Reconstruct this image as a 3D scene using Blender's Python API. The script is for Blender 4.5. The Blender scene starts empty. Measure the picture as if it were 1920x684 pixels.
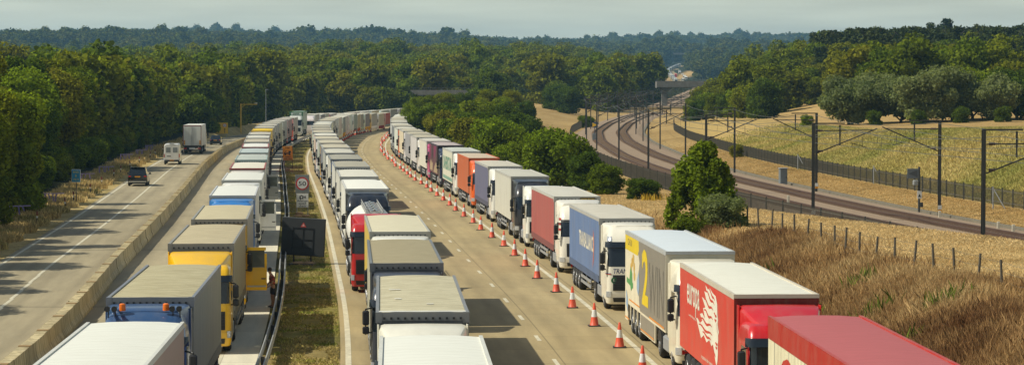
import bpy, math, random
import numpy as np
from mathutils import Vector, Matrix

random.seed(11)
rng = np.random.default_rng(11)
SC = bpy.context.scene
COL = SC.collection
R = math.radians

# ------------------------------------------------------------------ camera, sky, sun, exposure
CAMZ = 10.4
F = 4860.0                                   # focal length in photograph pixels (1920 wide)
cd = bpy.data.cameras.new('camera')
cam = bpy.data.objects.new('camera', cd); COL.objects.link(cam)
cd.sensor_width = 36.0
cd.lens = 36.0 * F / 1920.0
cd.clip_start = 0.5; cd.clip_end = 20000.0
PITCH = math.atan((342 - 150) / F)
cam.location = (0, 0, CAMZ)
cam.rotation_euler = (R(90) - PITCH, 0, 0)
SC.camera = cam

SUN_EL, SUN_AZ = R(46), R(-100)              # azimuth from +Y towards +X
sd = Vector((math.sin(SUN_AZ) * math.cos(SUN_EL), math.cos(SUN_AZ) * math.cos(SUN_EL), math.sin(SUN_EL)))
sl = bpy.data.lights.new('sun', 'SUN'); sl.energy = 4.15; sl.angle = R(0.53); sl.color = (1.0, 0.95, 0.80)
so = bpy.data.objects.new('sun', sl); COL.objects.link(so)
so.rotation_euler = (-sd).to_track_quat('-Z', 'Y').to_euler(); so.location = sd * 200

w = bpy.data.worlds.new('World'); SC.world = w; w.use_nodes = True
nt = w.node_tree; nt.nodes.clear()
wo = nt.nodes.new('ShaderNodeOutputWorld'); bg = nt.nodes.new('ShaderNodeBackground'); bg.inputs[1].default_value = 0.07
sk = nt.nodes.new('ShaderNodeTexSky'); sk.sky_type = 'NISHITA'; sk.sun_disc = False
sk.sun_elevation = SUN_EL; sk.sun_rotation = SUN_AZ % (2 * math.pi); sk.altitude = 60
sk.air_density = 1.2; sk.dust_density = 1.6; sk.ozone_density = 2.0
# thin high cloud veil over the blue
tc = nt.nodes.new('ShaderNodeTexCoord'); mp = nt.nodes.new('ShaderNodeMapping'); mp.inputs['Scale'].default_value = (2.0, 2.0, 26.0)
no = nt.nodes.new('ShaderNodeTexNoise'); no.inputs['Scale'].default_value = 5.0; no.inputs['Detail'].default_value = 6
cr = nt.nodes.new('ShaderNodeMapRange'); cr.inputs[1].default_value = 0.3; cr.inputs[2].default_value = 0.75
cr.inputs[3].default_value = 0.62; cr.inputs[4].default_value = 0.95
mx = nt.nodes.new('ShaderNodeMix'); mx.data_type = 'RGBA'; mx.inputs['B'].default_value = (10.2, 10.3, 7.8, 1)
nt.links.new(tc.outputs['Generated'], mp.inputs[0]); nt.links.new(mp.outputs[0], no.inputs[0])
sx_ = nt.nodes.new('ShaderNodeSeparateXYZ'); nt.links.new(tc.outputs['Generated'], sx_.inputs[0])
el = nt.nodes.new('ShaderNodeMapRange'); el.interpolation_type = 'SMOOTHSTEP'; el.inputs[1].default_value = 0.0; el.inputs[2].default_value = 0.35; el.inputs[3].default_value = 1.15; el.inputs[4].default_value = 0.12
nt.links.new(sx_.outputs['Z'], el.inputs[0]); ml = nt.nodes.new('ShaderNodeMath'); ml.operation = 'MULTIPLY'; ml.use_clamp = True
nt.links.new(no.outputs[0], cr.inputs[0]); nt.links.new(cr.outputs[0], ml.inputs[0]); nt.links.new(el.outputs[0], ml.inputs[1]); nt.links.new(ml.outputs[0], mx.inputs['Factor'])
nt.links.new(sk.outputs[0], mx.inputs['A']); nt.links.new(mx.outputs['Result'], bg.inputs[0]); nt.links.new(bg.outputs[0], wo.inputs[0])

vs = SC.view_settings
vs.view_transform = 'Standard'; vs.look = 'None'; vs.gamma = 1.0; vs.use_curve_mapping = False; vs.exposure = 0.18
SC.cycles.max_bounces = 6; SC.cycles.diffuse_bounces = 3; SC.cycles.glossy_bounces = 2; SC.cycles.transmission_bounces = 3
SC.cycles.volume_bounces = 1; SC.cycles.transparent_max_bounces = 8
SC.cycles.use_denoising = True

# ------------------------------------------------------------------ small helpers
def lin(c):
    return tuple(((x / 255) / 12.92 if x / 255 <= 0.04045 else (((x / 255) + 0.055) / 1.055) ** 2.4) for x in c)

def tag(o, label=None, cat=None, group=None, kind=None):
    if label: o['label'] = label
    if cat: o['category'] = cat
    if group: o['group'] = group
    if kind: o['kind'] = kind
    return o

def empty(name, loc=(0, 0, 0), rz=0.0, label=None, cat=None, group=None):
    o = bpy.data.objects.new(name, None); COL.objects.link(o); o.empty_display_size = 0.3
    o.location = loc; o.rotation_euler = (0, 0, rz)
    return tag(o, label, cat, group)

def put(name, me, parent=None, mats=None, loc=None, rot=None, scale=None):
    o = bpy.data.objects.new(name, me); COL.objects.link(o)
    if parent: o.parent = parent
    if loc is not None: o.location = loc
    if rot is not None: o.rotation_euler = rot
    if scale is not None: o.scale = scale
    if mats is not None:
        if not isinstance(mats, (list, tuple)): mats = [mats]
        for i, m in enumerate(mats):
            if i >= len(me.materials): me.materials.append(m)
            elif me.materials[i] is not m:
                o.material_slots[i].link = 'OBJECT'; o.material_slots[i].material = m
    return o

class MB:
    def __init__(s): s.v = []; s.f = []; s.m = []
    def add(s, vs, fs, mi=0):
        n = len(s.v); s.v += [tuple(v) for v in vs]; s.f += [tuple(i + n for i in f) for f in fs]; s.m += [mi] * len(fs); return s
    def box(s, x0, x1, y0, y1, z0, z1, mi=0, bev=0.0):
        if bev <= 0:
            return s.add([(x0,y0,z0),(x1,y0,z0),(x1,y1,z0),(x0,y1,z0),(x0,y0,z1),(x1,y0,z1),(x1,y1,z1),(x0,y1,z1)],
                         [(0,3,2,1),(4,5,6,7),(0,1,5,4),(1,2,6,5),(2,3,7,6),(3,0,4,7)], mi)
        b = bev; vs = []
        for z, k in ((z0, b), (z0 + b, 0), (z1 - b, 0), (z1, b)):
            xa, xb, ya, yb = x0 + k, x1 - k, y0 + k, y1 - k
            vs += [(xa + b,ya,z),(xb - b,ya,z),(xb,ya + b,z),(xb,yb - b,z),(xb - b,yb,z),(xa + b,yb,z),(xa,yb - b,z),(xa,ya + b,z)]
        fs = [tuple(reversed(range(8))), tuple(range(24, 32))]
        for r_ in range(3):
            for i in range(8):
                j = (i + 1) % 8; fs.append((r_*8+i, r_*8+j, r_*8+8+j, r_*8+8+i))
        return s.add(vs, fs, mi)
    def bar(s, p, q, r, n=8, mi=0, r2=None):
        p = Vector(p); q = Vector(q); d = (q - p)
        if d.length < 1e-6: return s
        a = d.orthogonal().normalized(); b = d.normalized().cross(a); r2 = r if r2 is None else r2
        vs = [p + (a * math.cos(t) + b * math.sin(t)) * r for t in [2 * math.pi * i / n for i in range(n)]]
        vs += [q + (a * math.cos(t) + b * math.sin(t)) * r2 for t in [2 * math.pi * i / n for i in range(n)]]
        fs = [(i, (i + 1) % n, n + (i + 1) % n, n + i) for i in range(n)] + [tuple(reversed(range(n))), tuple(range(n, 2 * n))]
        return s.add(vs, fs, mi)
    def tube(s, pts, r, n=6, mi=0):
        for i in range(len(pts) - 1): s.bar(pts[i], pts[i + 1], r, n, mi)
        return s
    def lathe(s, prof, axis='z', n=16, c=(0, 0, 0), mi=0, cap=True):
        vs = []; k = len(prof)
        for (r_, h) in prof:
            for i in range(n):
                t = 2 * math.pi * i / n; x, y = r_ * math.cos(t), r_ * math.sin(t)
                v = (x, y, h) if axis == 'z' else ((h, x, y) if axis == 'x' else (y, h, x))
                vs.append((v[0] + c[0], v[1] + c[1], v[2] + c[2]))
        fs = [(j*n+i, j*n+(i+1) % n, (j+1)*n+(i+1) % n, (j+1)*n+i) for j in range(k - 1) for i in range(n)]
        if cap: fs += [tuple(reversed(range(n))), tuple(range((k-1)*n, k*n))]
        return s.add(vs, fs, mi)
    def prism(s, prof, x0, x1, mi=0):           # closed profile of (y, z), swept along x
        n = len(prof)
        vs = [(x0, y, z) for y, z in prof] + [(x1, y, z) for y, z in prof]
        fs = [(i, (i+1) % n, n+(i+1) % n, n+i) for i in range(n)] + [tuple(reversed(range(n))), tuple(range(n, 2*n))]
        return s.add(vs, fs, mi)
    def loft(s, rings, mi=0, cap=True, closed=True):
        n = len(rings[0]); vs = [p for r_ in rings for p in r_]; fs = []
        for j in range(len(rings) - 1):
            for i in range(n if closed else n - 1):
                k = (i + 1) % n; fs.append((j*n+i, j*n+k, (j+1)*n+k, (j+1)*n+i))
        if cap: fs += [tuple(reversed(range(n))), tuple(range((len(rings)-1)*n, len(rings)*n))]
        return s.add(vs, fs, mi)
    def poly(s, pts, mi=0):
        return s.add(pts, [tuple(range(len(pts)))], mi)
    def me(s, name, mats=(), smooth=None):
        m = bpy.data.meshes.new(name); m.from_pydata(s.v, [], s.f)
        for x in (mats if isinstance(mats, (list, tuple)) else [mats]): m.materials.append(x)
        if any(s.m): m.polygons.foreach_set('material_index', s.m)
        m.update()
        if smooth is not None:
            m.shade_smooth(); m.set_sharp_from_angle(angle=R(smooth))
        return m

def np_mesh(name, verts, faces, mats=()):
    m = bpy.data.meshes.new(name); m.from_pydata(np.asarray(verts, dtype=np.float32), [], faces)
    for x in (mats if isinstance(mats, (list, tuple)) else [mats]): m.materials.append(x)
    m.update(); return m

# ------------------------------------------------------------------ materials
def base_mat(name):
    m = bpy.data.materials.new(name); m.use_nodes = True
    return m, m.node_tree, m.node_tree.nodes['Principled BSDF']

def nd(nt, typ, **kw):
    n = nt.nodes.new(typ)
    for k, v in kw.items():
        if k.startswith('i_'):
            key = k[2:]; key = int(key) if key.isdigit() else key.replace('_', ' ')
            n.inputs[key].default_value = v
        else: setattr(n, k, v)
    return n

_MC = {}
def plain(name, c, rough=0.6, metal=0.0, var=0.12, scale=3.0, bump=0.0, bscale=40.0, spec=0.5, coat=0.0, dirt=None, dirt_amt=0.0):
    """c is linear albedo; noise-driven variation of value, optional dirt colour in patches"""
    key = (name, c, rough, metal, var, scale, bump, bscale, spec, coat, dirt, dirt_amt)
    if key in _MC: return _MC[key]
    m, nt, b = base_mat(name); L = nt.links.new
    b.inputs['Roughness'].default_value = rough; b.inputs['Metallic'].default_value = metal
    b.inputs['Specular IOR Level'].default_value = spec; b.inputs['Coat Weight'].default_value = coat
    t = nd(nt, 'ShaderNodeTexCoord')
    n1 = nd(nt, 'ShaderNodeTexNoise', i_Scale=scale, i_Detail=6.0, i_Roughness=0.65); L(t.outputs['Object'], n1.inputs['Vector'])
    mr = nd(nt, 'ShaderNodeMapRange'); L(n1.outputs[0], mr.inputs[0])
    mr.inputs[1].default_value = 0.25; mr.inputs[2].default_value = 0.75; mr.inputs[3].default_value = 1 - var; mr.inputs[4].default_value = 1 + var
    mul = nd(nt, 'ShaderNodeVectorMath', operation='SCALE'); mul.inputs[0].default_value = c[:3]; L(mr.outputs[0], mul.inputs['Scale'])
    outc = mul.outputs[0]
    if dirt is not None:
        n2 = nd(nt, 'ShaderNodeTexNoise', i_Scale=0.9, i_Detail=8.0, i_Roughness=0.7)
        mpn = nd(nt, 'ShaderNodeMapping'); mpn.inputs['Scale'].default_value = (2.2, 1.0, 0.5); L(t.outputs['Object'], mpn.inputs[0]); L(mpn.outputs[0], n2.inputs['Vector'])
        mr2 = nd(nt, 'ShaderNodeMapRange'); L(n2.outputs[0], mr2.inputs[0]); mr2.inputs[1].default_value = 0.42; mr2.inputs[2].default_value = 0.72
        mr2.inputs[3].default_value = 0.0; mr2.inputs[4].default_value = dirt_amt
        mxx = nd(nt, 'ShaderNodeMix', data_type='RGBA'); L(mr2.outputs[0], mxx.inputs['Factor']); L(outc, mxx.inputs['A']); mxx.inputs['B'].default_value = (*dirt, 1)
        outc = mxx.outputs['Result']
    L(outc, b.inputs['Base Color'])
    if bump > 0:
        n3 = nd(nt, 'ShaderNodeTexNoise', i_Scale=bscale, i_Detail=4.0); L(t.outputs['Object'], n3.inputs['Vector'])
        bp = nd(nt, 'ShaderNodeBump', i_Strength=bump, i_Distance=0.05); L(n3.outputs[0], bp.inputs['Height']); L(bp.outputs[0], b.inputs['Normal'])
    _MC[key] = m; return m

DUST = (0.33, 0.28, 0.2)
def paint(c, rough=0.28):   # vehicle paint, c in 0..255
    return plain('vehicle_paint', lin(c), rough, 0, 0.05, 1.5, spec=0.5, coat=0.3, dirt=DUST, dirt_amt=0.16)
def panel(c):               # smooth trailer panel
    return plain('trailer_panel', lin(c), 0.42, 0, 0.06, 1.2, spec=0.4, dirt=DUST, dirt_amt=0.32)

def curtain_mat(c):
    key = ('curtain', c)
    if key in _MC: return _MC[key]
    m, nt, b = base_mat('curtain_fabric'); L = nt.links.new
    b.inputs['Roughness'].default_value = 0.5; b.inputs['Specular IOR Level'].default_value = 0.35
    t = nd(nt, 'ShaderNodeTexCoord')
    mpn = nd(nt, 'ShaderNodeMapping'); mpn.inputs['Scale'].default_value = (1, 1, 0.18); L(t.outputs['Object'], mpn.inputs[0])
    n1 = nd(nt, 'ShaderNodeTexNoise', i_Scale=1.6, i_Detail=7.0, i_Roughness=0.65); L(mpn.outputs[0], n1.inputs['Vector'])
    mr = nd(nt, 'ShaderNodeMapRange', i_1=0.3, i_2=0.75, i_3=1.08, i_4=0.78); L(n1.outputs[0], mr.inputs[0])
    mul = nd(nt, 'ShaderNodeVectorMath', operation='SCALE'); mul.inputs[0].default_value = lin(c); L(mr.outputs[0], mul.inputs['Scale'])
    mxx = nd(nt, 'ShaderNodeMix', data_type='RGBA', clamp_factor=True)
    n2 = nd(nt, 'ShaderNodeTexNoise', i_Scale=3.0, i_Detail=8.0); L(mpn.outputs[0], n2.inputs['Vector'])
    mr2 = nd(nt, 'ShaderNodeMapRange', i_1=0.48, i_2=0.8, i_3=0.0, i_4=0.32); L(n2.outputs[0], mr2.inputs[0]); L(mr2.outputs[0], mxx.inputs['Factor'])
    L(mul.outputs[0], mxx.inputs['A']); mxx.inputs['B'].default_value = (*DUST, 1); L(mxx.outputs['Result'], b.inputs['Base Color'])
    wv = nd(nt, 'ShaderNodeTexWave', wave_type='BANDS', bands_direction='Y', i_Scale=0.55, i_Distortion=1.2, i_Detail=2.0); L(t.outputs['Object'], wv.inputs['Vector'])
    bp = nd(nt, 'ShaderNodeBump', i_Strength=0.8, i_Distance=0.05); L(wv.outputs[0], bp.inputs['Height']); L(bp.outputs[0], b.inputs['Normal'])
    _MC[key] = m; return m

def hem_mat(c):
    key = ('hem', c)
    if key in _MC: return _MC[key]
    m, nt, b = base_mat('curtain_hem'); L = nt.links.new; b.inputs['Roughness'].default_value = 0.6
    t = nd(nt, 'ShaderNodeTexCoord'); sp = nd(nt, 'ShaderNodeSeparateXYZ'); L(t.outputs['Object'], sp.inputs[0])
    ad = nd(nt, 'ShaderNodeMath', operation='MULTIPLY_ADD', i_1=.55); L(sp.outputs['Z'], ad.inputs[0]); L(sp.outputs['Y'], ad.inputs[2])
    dv = nd(nt, 'ShaderNodeMath', operation='DIVIDE', i_1=.52); L(ad.outputs[0], dv.inputs[0]); fr = nd(nt, 'ShaderNodeMath', operation='FRACT'); L(dv.outputs[0], fr.inputs[0])
    gt = nd(nt, 'ShaderNodeMath', operation='GREATER_THAN', i_1=.55); L(fr.outputs[0], gt.inputs[0])
    mx_ = nd(nt, 'ShaderNodeMix', data_type='RGBA'); L(gt.outputs[0], mx_.inputs['Factor']); mx_.inputs['A'].default_value = (*[v * .8 for v in lin(c)], 1); mx_.inputs['B'].default_value = (.03, .03, .032, 1)
    L(mx_.outputs['Result'], b.inputs['Base Color']); _MC[key] = m; return m

def roof_mat(c, dirt=0.5, rough=0.55):
    key = ('roof', c, dirt)
    if key in _MC: return _MC[key]
    m, nt, b = base_mat('roof_sheet'); L = nt.links.new
    b.inputs['Roughness'].default_value = rough; b.inputs['Specular IOR Level'].default_value = 0.35
    t = nd(nt, 'ShaderNodeTexCoord'); oi = nd(nt, 'ShaderNodeObjectInfo')
    ofs = nd(nt, 'ShaderNodeVectorMath', operation='SCALE'); ofs.inputs[0].default_value = (37, 91, 13); L(oi.outputs['Random'], ofs.inputs['Scale'])
    ad = nd(nt, 'ShaderNodeVectorMath', operation='ADD'); L(t.outputs['Object'], ad.inputs[0]); L(ofs.outputs[0], ad.inputs[1])
    mpn = nd(nt, 'ShaderNodeMapping'); mpn.inputs['Scale'].default_value = (0.45, 1.7, 1); L(ad.outputs[0], mpn.inputs[0])
    n1 = nd(nt, 'ShaderNodeTexNoise', i_Scale=2.6, i_Detail=10.0, i_Roughness=0.8); L(mpn.outputs[0], n1.inputs['Vector'])
    mr = nd(nt, 'ShaderNodeMapRange', i_1=0.40, i_2=0.64, i_3=0.0, i_4=min(1.0, dirt * 1.5 + .06)); L(n1.outputs[0], mr.inputs[0])
    mxx = nd(nt, 'ShaderNodeMix', data_type='RGBA'); L(mr.outputs[0], mxx.inputs['Factor'])
    mxx.inputs['A'].default_value = (*lin(c), 1); mxx.inputs['B'].default_value = (lin(c)[0]*0.50, lin(c)[1]*0.45, lin(c)[2]*0.34, 1)
    # roof hoops showing as faint ribs
    sp = nd(nt, 'ShaderNodeSeparateXYZ'); L(t.outputs['Object'], sp.inputs[0])
    ms = nd(nt, 'ShaderNodeMath', operation='MULTIPLY', i_1=1.55); L(sp.outputs['Y'], ms.inputs[0])
    fr = nd(nt, 'ShaderNodeMath', operation='FRACT'); L(ms.outputs[0], fr.inputs[0])
    mr2 = nd(nt, 'ShaderNodeMapRange', i_1=0.0, i_2=0.22, i_3=0.74 if dirt > .16 else .92, i_4=1.0); L(fr.outputs[0], mr2.inputs[0])
    mul = nd(nt, 'ShaderNodeVectorMath', operation='SCALE'); L(mxx.outputs['Result'], mul.inputs[0]); L(mr2.outputs[0], mul.inputs['Scale'])
    L(mul.outputs[0], b.inputs['Base Color'])
    bp = nd(nt, 'ShaderNodeBump', i_Strength=0.5, i_Distance=0.02); L(fr.outputs[0], bp.inputs['Height']); L(bp.outputs[0], b.inputs['Normal'])
    _MC[key] = m; return m

def barrier_mat():
    m, nt, b = base_mat('cast_concrete'); L = nt.links.new; b.inputs['Roughness'].default_value = .88
    t = nd(nt, 'ShaderNodeTexCoord'); oi = nd(nt, 'ShaderNodeObjectInfo'); sp = nd(nt, 'ShaderNodeSeparateXYZ'); L(t.outputs['Object'], sp.inputs[0])
    ofs = nd(nt, 'ShaderNodeVectorMath', operation='SCALE'); ofs.inputs[0].default_value = (31, 57, 11); L(oi.outputs['Random'], ofs.inputs['Scale'])
    ad = nd(nt, 'ShaderNodeVectorMath', operation='ADD'); L(t.outputs['Object'], ad.inputs[0]); L(ofs.outputs[0], ad.inputs[1])
    mpn = nd(nt, 'ShaderNodeMapping'); mpn.inputs['Scale'].default_value = (1.5, 2.4, .5); L(ad.outputs[0], mpn.inputs[0])
    n1 = nd(nt, 'ShaderNodeTexNoise', i_Scale=1.4, i_Detail=8.0, i_Roughness=.7); L(mpn.outputs[0], n1.inputs['Vector'])
    cr = nd(nt, 'ShaderNodeValToRGB'); e = cr.color_ramp.elements; e[0].position = .33; e[0].color = (.30, .235, .12, 1); e[1].position = .62; e[1].color = (.70, .60, .36, 1); L(n1.outputs[0], cr.inputs[0])
    dv = nd(nt, 'ShaderNodeMath', operation='MULTIPLY', i_1=2.04); L(sp.outputs['Y'], dv.inputs[0]); fr = nd(nt, 'ShaderNodeMath', operation='FRACT'); L(dv.outputs[0], fr.inputs[0])
    mr = nd(nt, 'ShaderNodeMapRange', i_1=0, i_2=.14, i_3=.5, i_4=1); L(fr.outputs[0], mr.inputs[0])
    rn = nd(nt, 'ShaderNodeMapRange', i_1=0, i_2=1, i_3=.82, i_4=1.1); L(oi.outputs['Random'], rn.inputs[0]); mm = nd(nt, 'ShaderNodeMath', operation='MULTIPLY'); L(mr.outputs[0], mm.inputs[0]); L(rn.outputs[0], mm.inputs[1])
    mul = nd(nt, 'ShaderNodeVectorMath', operation='SCALE'); L(cr.outputs[0], mul.inputs[0]); L(mm.outputs[0], mul.inputs['Scale']); L(mul.outputs[0], b.inputs['Base Color']); return m

M = dict(
    black=plain('black_plastic', (0.02, 0.02, 0.022), 0.5), tyre=plain('tyre_rubber', (0.022, 0.021, 0.02), 0.85, var=0.3),
    chassis=plain('chassis_steel', (0.035, 0.034, 0.033), 0.6, var=0.3, dirt=DUST, dirt_amt=0.25),
    rim=plain('wheel_rim', (0.42, 0.42, 0.42), 0.4, 0.5, dirt=DUST, dirt_amt=0.4), glass=plain('dark_glass', (0.012, 0.016, 0.02), 0.06, var=0.0, spec=0.7),
    lamp=plain('headlight_glass', (0.5, 0.52, 0.54), 0.12, 0.4, spec=0.8), red=plain('red_lens', (0.42, 0.02, 0.015), 0.2),
    orange=plain('orange_lens', (0.8, 0.17, 0.01), 0.25), steel=plain('galvanised_steel', (0.42, 0.42, 0.40), 0.5, 0.4, dirt=(0.2, 0.16, 0.1), dirt_amt=0.4),
    grey=plain('grey_rail', (0.30, 0.31, 0.32), 0.5, 0.2, dirt=DUST, dirt_amt=0.3), white=plain('white_paint', (0.74, 0.73, 0.68), 0.5, var=0.06),
    concrete=barrier_mat(),
    bridge=plain('bridge_concrete', (0.20, 0.19, 0.165), 0.9, var=0.2, scale=0.6, dirt=(0.1, 0.09, 0.07), dirt_amt=0.5),
    wood=plain('weathered_wood', (0.10, 0.085, 0.06), 0.85, var=0.3, scale=6.0, bump=0.3), bark=plain('bark', (0.075, 0.058, 0.04), 0.9, var=0.35, scale=5.0, bump=0.5),
    mast=plain('mast_steel', (0.05, 0.052, 0.05), 0.6, 0.3, var=0.25), wire=plain('copper_wire', (0.11, 0.115, 0.11), 0.5, 0.3),
    mesh=plain('fence_steel', (0.12, 0.11, 0.085), 0.7, var=0.3), rail=plain('rusty_rail', (0.09, 0.05, 0.035), 0.55, 0.3, var=0.2),
    cone=plain('cone_red', (0.72, 0.085, 0.03), 0.5, var=0.1, dirt=(0.2, 0.1, 0.06), dirt_amt=0.4), band=plain('cone_sleeve', (0.74, 0.74, 0.72), 0.4, var=0.06, dirt=DUST, dirt_amt=0.4),
    yellow=plain('yellow_paint', (0.72, 0.43, 0.012), 0.45), signyellow=plain('sign_yellow', (0.70, 0.30, 0.015), 0.5), skin=plain('skin', (0.36, 0.2, 0.13), 0.6),
    chrome=plain('polished_steel', (0.62, 0.62, 0.6), 0.2, 0.85), board=plain('dark_board', (0.028, 0.03, 0.03), 0.6, var=0.15),
    marking=plain('road_paint', (0.62, 0.57, 0.42), 0.7, var=0.2, scale=4.0, dirt=(0.3, 0.25, 0.16), dirt_amt=0.6),
)
# ------------------------------------------------------------------ alignment of the motorway and of the railway
def make_curve(pts, win):
    d = np.array([p[0] for p in pts], float); x = np.array([p[1] for p in pts], float)
    g = np.arange(-400, 4200, 2.0)
    y = np.interp(g, d, x)
    s0 = (x[1] - x[0]) / (d[1] - d[0]); y[g < d[0]] = x[0] + s0 * (g[g < d[0]] - d[0])
    s1 = (x[-1] - x[-2]) / (d[-1] - d[-2]); y[g > d[-1]] = x[-1] + s1 * (g[g > d[-1]] - d[-1])
    k = np.hanning(int(win / 2) | 1); k /= k.sum()
    pad = len(k) // 2
    yy = np.concatenate([y[0] + (np.arange(-pad, 0)) * (y[1] - y[0]), y, y[-1] + np.arange(1, pad + 1) * (y[-1] - y[-2])])
    ys = np.convolve(yy, k, 'valid')
    return lambda D: np.interp(D, g, ys)

C = make_curve([(40, 4.4), (60, 3.5), (75, 2.8), (90, 2.0), (108, .8), (121, -.15), (193, -6.15), (235, -9.9), (300, -15.9), (350, -20.0), (383, -22.3), (428, -24.4),
                (493, -26.5), (568, -27.7), (637, -25.2), (720, -18), (800, -7), (900, 8), (1000, 25), (1400, 71), (1800, 113), (2200, 145),
                (2400, 158), (2600, 166), (2750, 172), (2900, 181), (3100, 202), (3300, 227)], 40)
RL = make_curve([(100, 39.6), (120, 36.7), (166, 30), (201, 25.5), (260, 20.6), (300, 18.4), (346, 17), (430, 16.8), (503, 18.9), (600, 24.8),
                 (700, 32.8), (850, 47.5), (982, 62), (1100, 76), (1400, 112), (2000, 190), (3000, 320)], 60)

def frame(cv, D):
    t = float(cv(D + 1) - cv(D - 1)) / 2
    th = math.atan(t); return th
ZRD = [0, 420, 500, 600, 720, 850, 1300, 1800, 2400, 2800, 3300, 4300]
ZRZ = [0, 0, -.3, -1.4, -1.5, -.5, 3, 6, 7.5, 17, 30, 54]
zfar = lambda D: float(np.interp(D, ZRD, ZRZ))
def along(cv, D, off, z=0.0):
    th = frame(cv, D)
    if cv is C: z = z + zfar(D)
    return Vector((float(cv(D)) + off * math.cos(th), D - off * math.sin(th), z))

def sm(a, b, x):
    t = np.clip((np.asarray(x, float) - a) / (b - a), 0, 1); return t * t * (3 - 2 * t)

def gau(X, Y, cx, cy, sx, sy):
    return np.exp(-((X - cx) / sx) ** 2 - ((Y - cy) / sy) ** 2)

def terr(X, Y):
    X = np.asarray(X, float); Y = np.asarray(Y, float)
    o = X - C(Y); r = X - RL(Y)
    near = 1 - sm(900, 1250, Y)
    z = np.interp(Y, [0, 850, 1300, 1800, 2400, 2800, 3300, 4300, 5200, 6000, 6600, 7400], [0, 0, 3, 6, 11, 20, 30, 46, 60, 70, 72, 30])
    fr_ = sm(1100, 2200, Y)
    z = z + fr_ * (6 * np.sin(X / 210 + Y / 530 + 1.1) + 5 * np.sin(X / 133 - Y / 390 + 0.4) + 3.5 * np.sin(X / 71 + Y / 217)) * (0.5 + 0.5 * sm(2600, 4200, Y))
    z = z - fr_ * 5 * gau(X, Y, 165, 2500, 90, 900)
    # woodland swell left of the railway, long left ridge, pine hill on the right
    z = z + 9 * gau(X, Y, -60, 1500, 210, 380) + 27 * gau(X, Y, -520, 2900, 430, 900) + 20 * gau(X, Y, -900, 5200, 900, 900) + 12 * gau(X, Y, 560, 5000, 320, 700)
    z = z + (9.6 * gau(X, Y, 205, 900, 95, 250) + 4 * gau(X, Y, 90, 760, 60, 160)) * np.where(Y < 1250, sm(14, 50, r), 1)
    z = z + 2.4 * sm(-11, -32, r) * sm(400, 560, Y) * near * (1 - sm(-60, -90, r))
    # verge on the left, mound between road and railway, ground at the railway
    z = z + 0.7 * sm(-28.5, -38, o) * near
    m = np.interp(Y, [0, 120, 131, 157, 186, 235, 320], [2.6, 2.6, 2.45, 1.85, 1.2, 0.5, 0.1])
    z = z + m * sm(8, 15, o) * sm(-7.4, -10.6, r)
    z = z + 0.6 * sm(6, 12, r) * near
    crest = np.interp(Y, [0, 245, 320, 520, 800, 1000], [5.8, 5.5, 3.7, 2.2, 1.2, 0])
    z = z + (crest - 0.3) * sm(13.0, 27, r) * near
    z = z + 3.0 * sm(28, 60, r) * sm(330, 520, Y) * near
    # road corridor kept just below the paving
    zr = np.interp(Y, ZRD, ZRZ)
    cor = sm(-34, -28.5, o) * (1 - sm(7.6, 9.5, o)) * (1 - sm(3300, 3500, Y))
    cor = np.where((Y < 1100), ((o > -28.2) & (o < 7.9)).astype(float), cor)
    z = z * (1 - cor) + (zr - 0.05) * cor
    return z

def zt(x, y): return float(terr(x, y))

def ray(px, py):
    """direction of a photograph pixel"""
    d = Vector(((px - 960) / F, 1.0, -(py - 342) / F))
    c, s = math.cos(PITCH), math.sin(PITCH)
    return Vector((d.x, d.y * c + d.z * s, -d.y * s + d.z * c))
def onground(px, py, d0=40, d1=7000):
    v = ray(px, py); prev = None; D = d0
    while D < d1:
        x, y, z = v.x / v.y * D, D, CAMZ + v.z / v.y * D
        if z <= zt(x, y): return Vector((x, y, zt(x, y)))
        D *= 1.004
    return Vector((v.x / v.y * d1, d1, 0))

# ------------------------------------------------------------------ ground sheet
def geo(a, b, n): return list(np.geomspace(a, b, n))
gx = sorted(set([round(v, 2) for v in np.arange(-110, 150, 1.6)] + [-v for v in geo(112, 5200, 46)] + geo(152, 5200, 44)))
gy = sorted(set([round(v, 2) for v in np.arange(-60, 640, 2.6)] + geo(642, 9000, 110)))
gx = np.array(gx); gy = np.array(gy)
GX, GY = np.meshgrid(gx, gy)
GZ = terr(GX, GY)
nx, ny = len(gx), len(gy)
verts = np.stack([GX.ravel(), GY.ravel(), GZ.ravel()], 1)
idx = np.arange(nx * ny).reshape(ny, nx)
faces = np.stack([idx[:-1, :-1].ravel(), idx[:-1, 1:].ravel(), idx[1:, 1:].ravel(), idx[1:, :-1].ravel()], 1)

def noise2(X, Y, s, seed):
    r_ = np.random.default_rng(seed); out = 0; a = 1.0
    for k in range(5):
        th, ph, fq = r_.uniform(0, 6.28), r_.uniform(0, 6.28), s * (1.7 ** k)
        th2, ph2 = r_.uniform(0, 6.28), r_.uniform(0, 6.28)
        out = out + a * np.sin(fq * (X * math.cos(th) + Y * math.sin(th)) + ph) * np.sin(fq * (X * math.cos(th2) + Y * math.sin(th2)) + ph2); a *= 0.75
    return out

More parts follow.
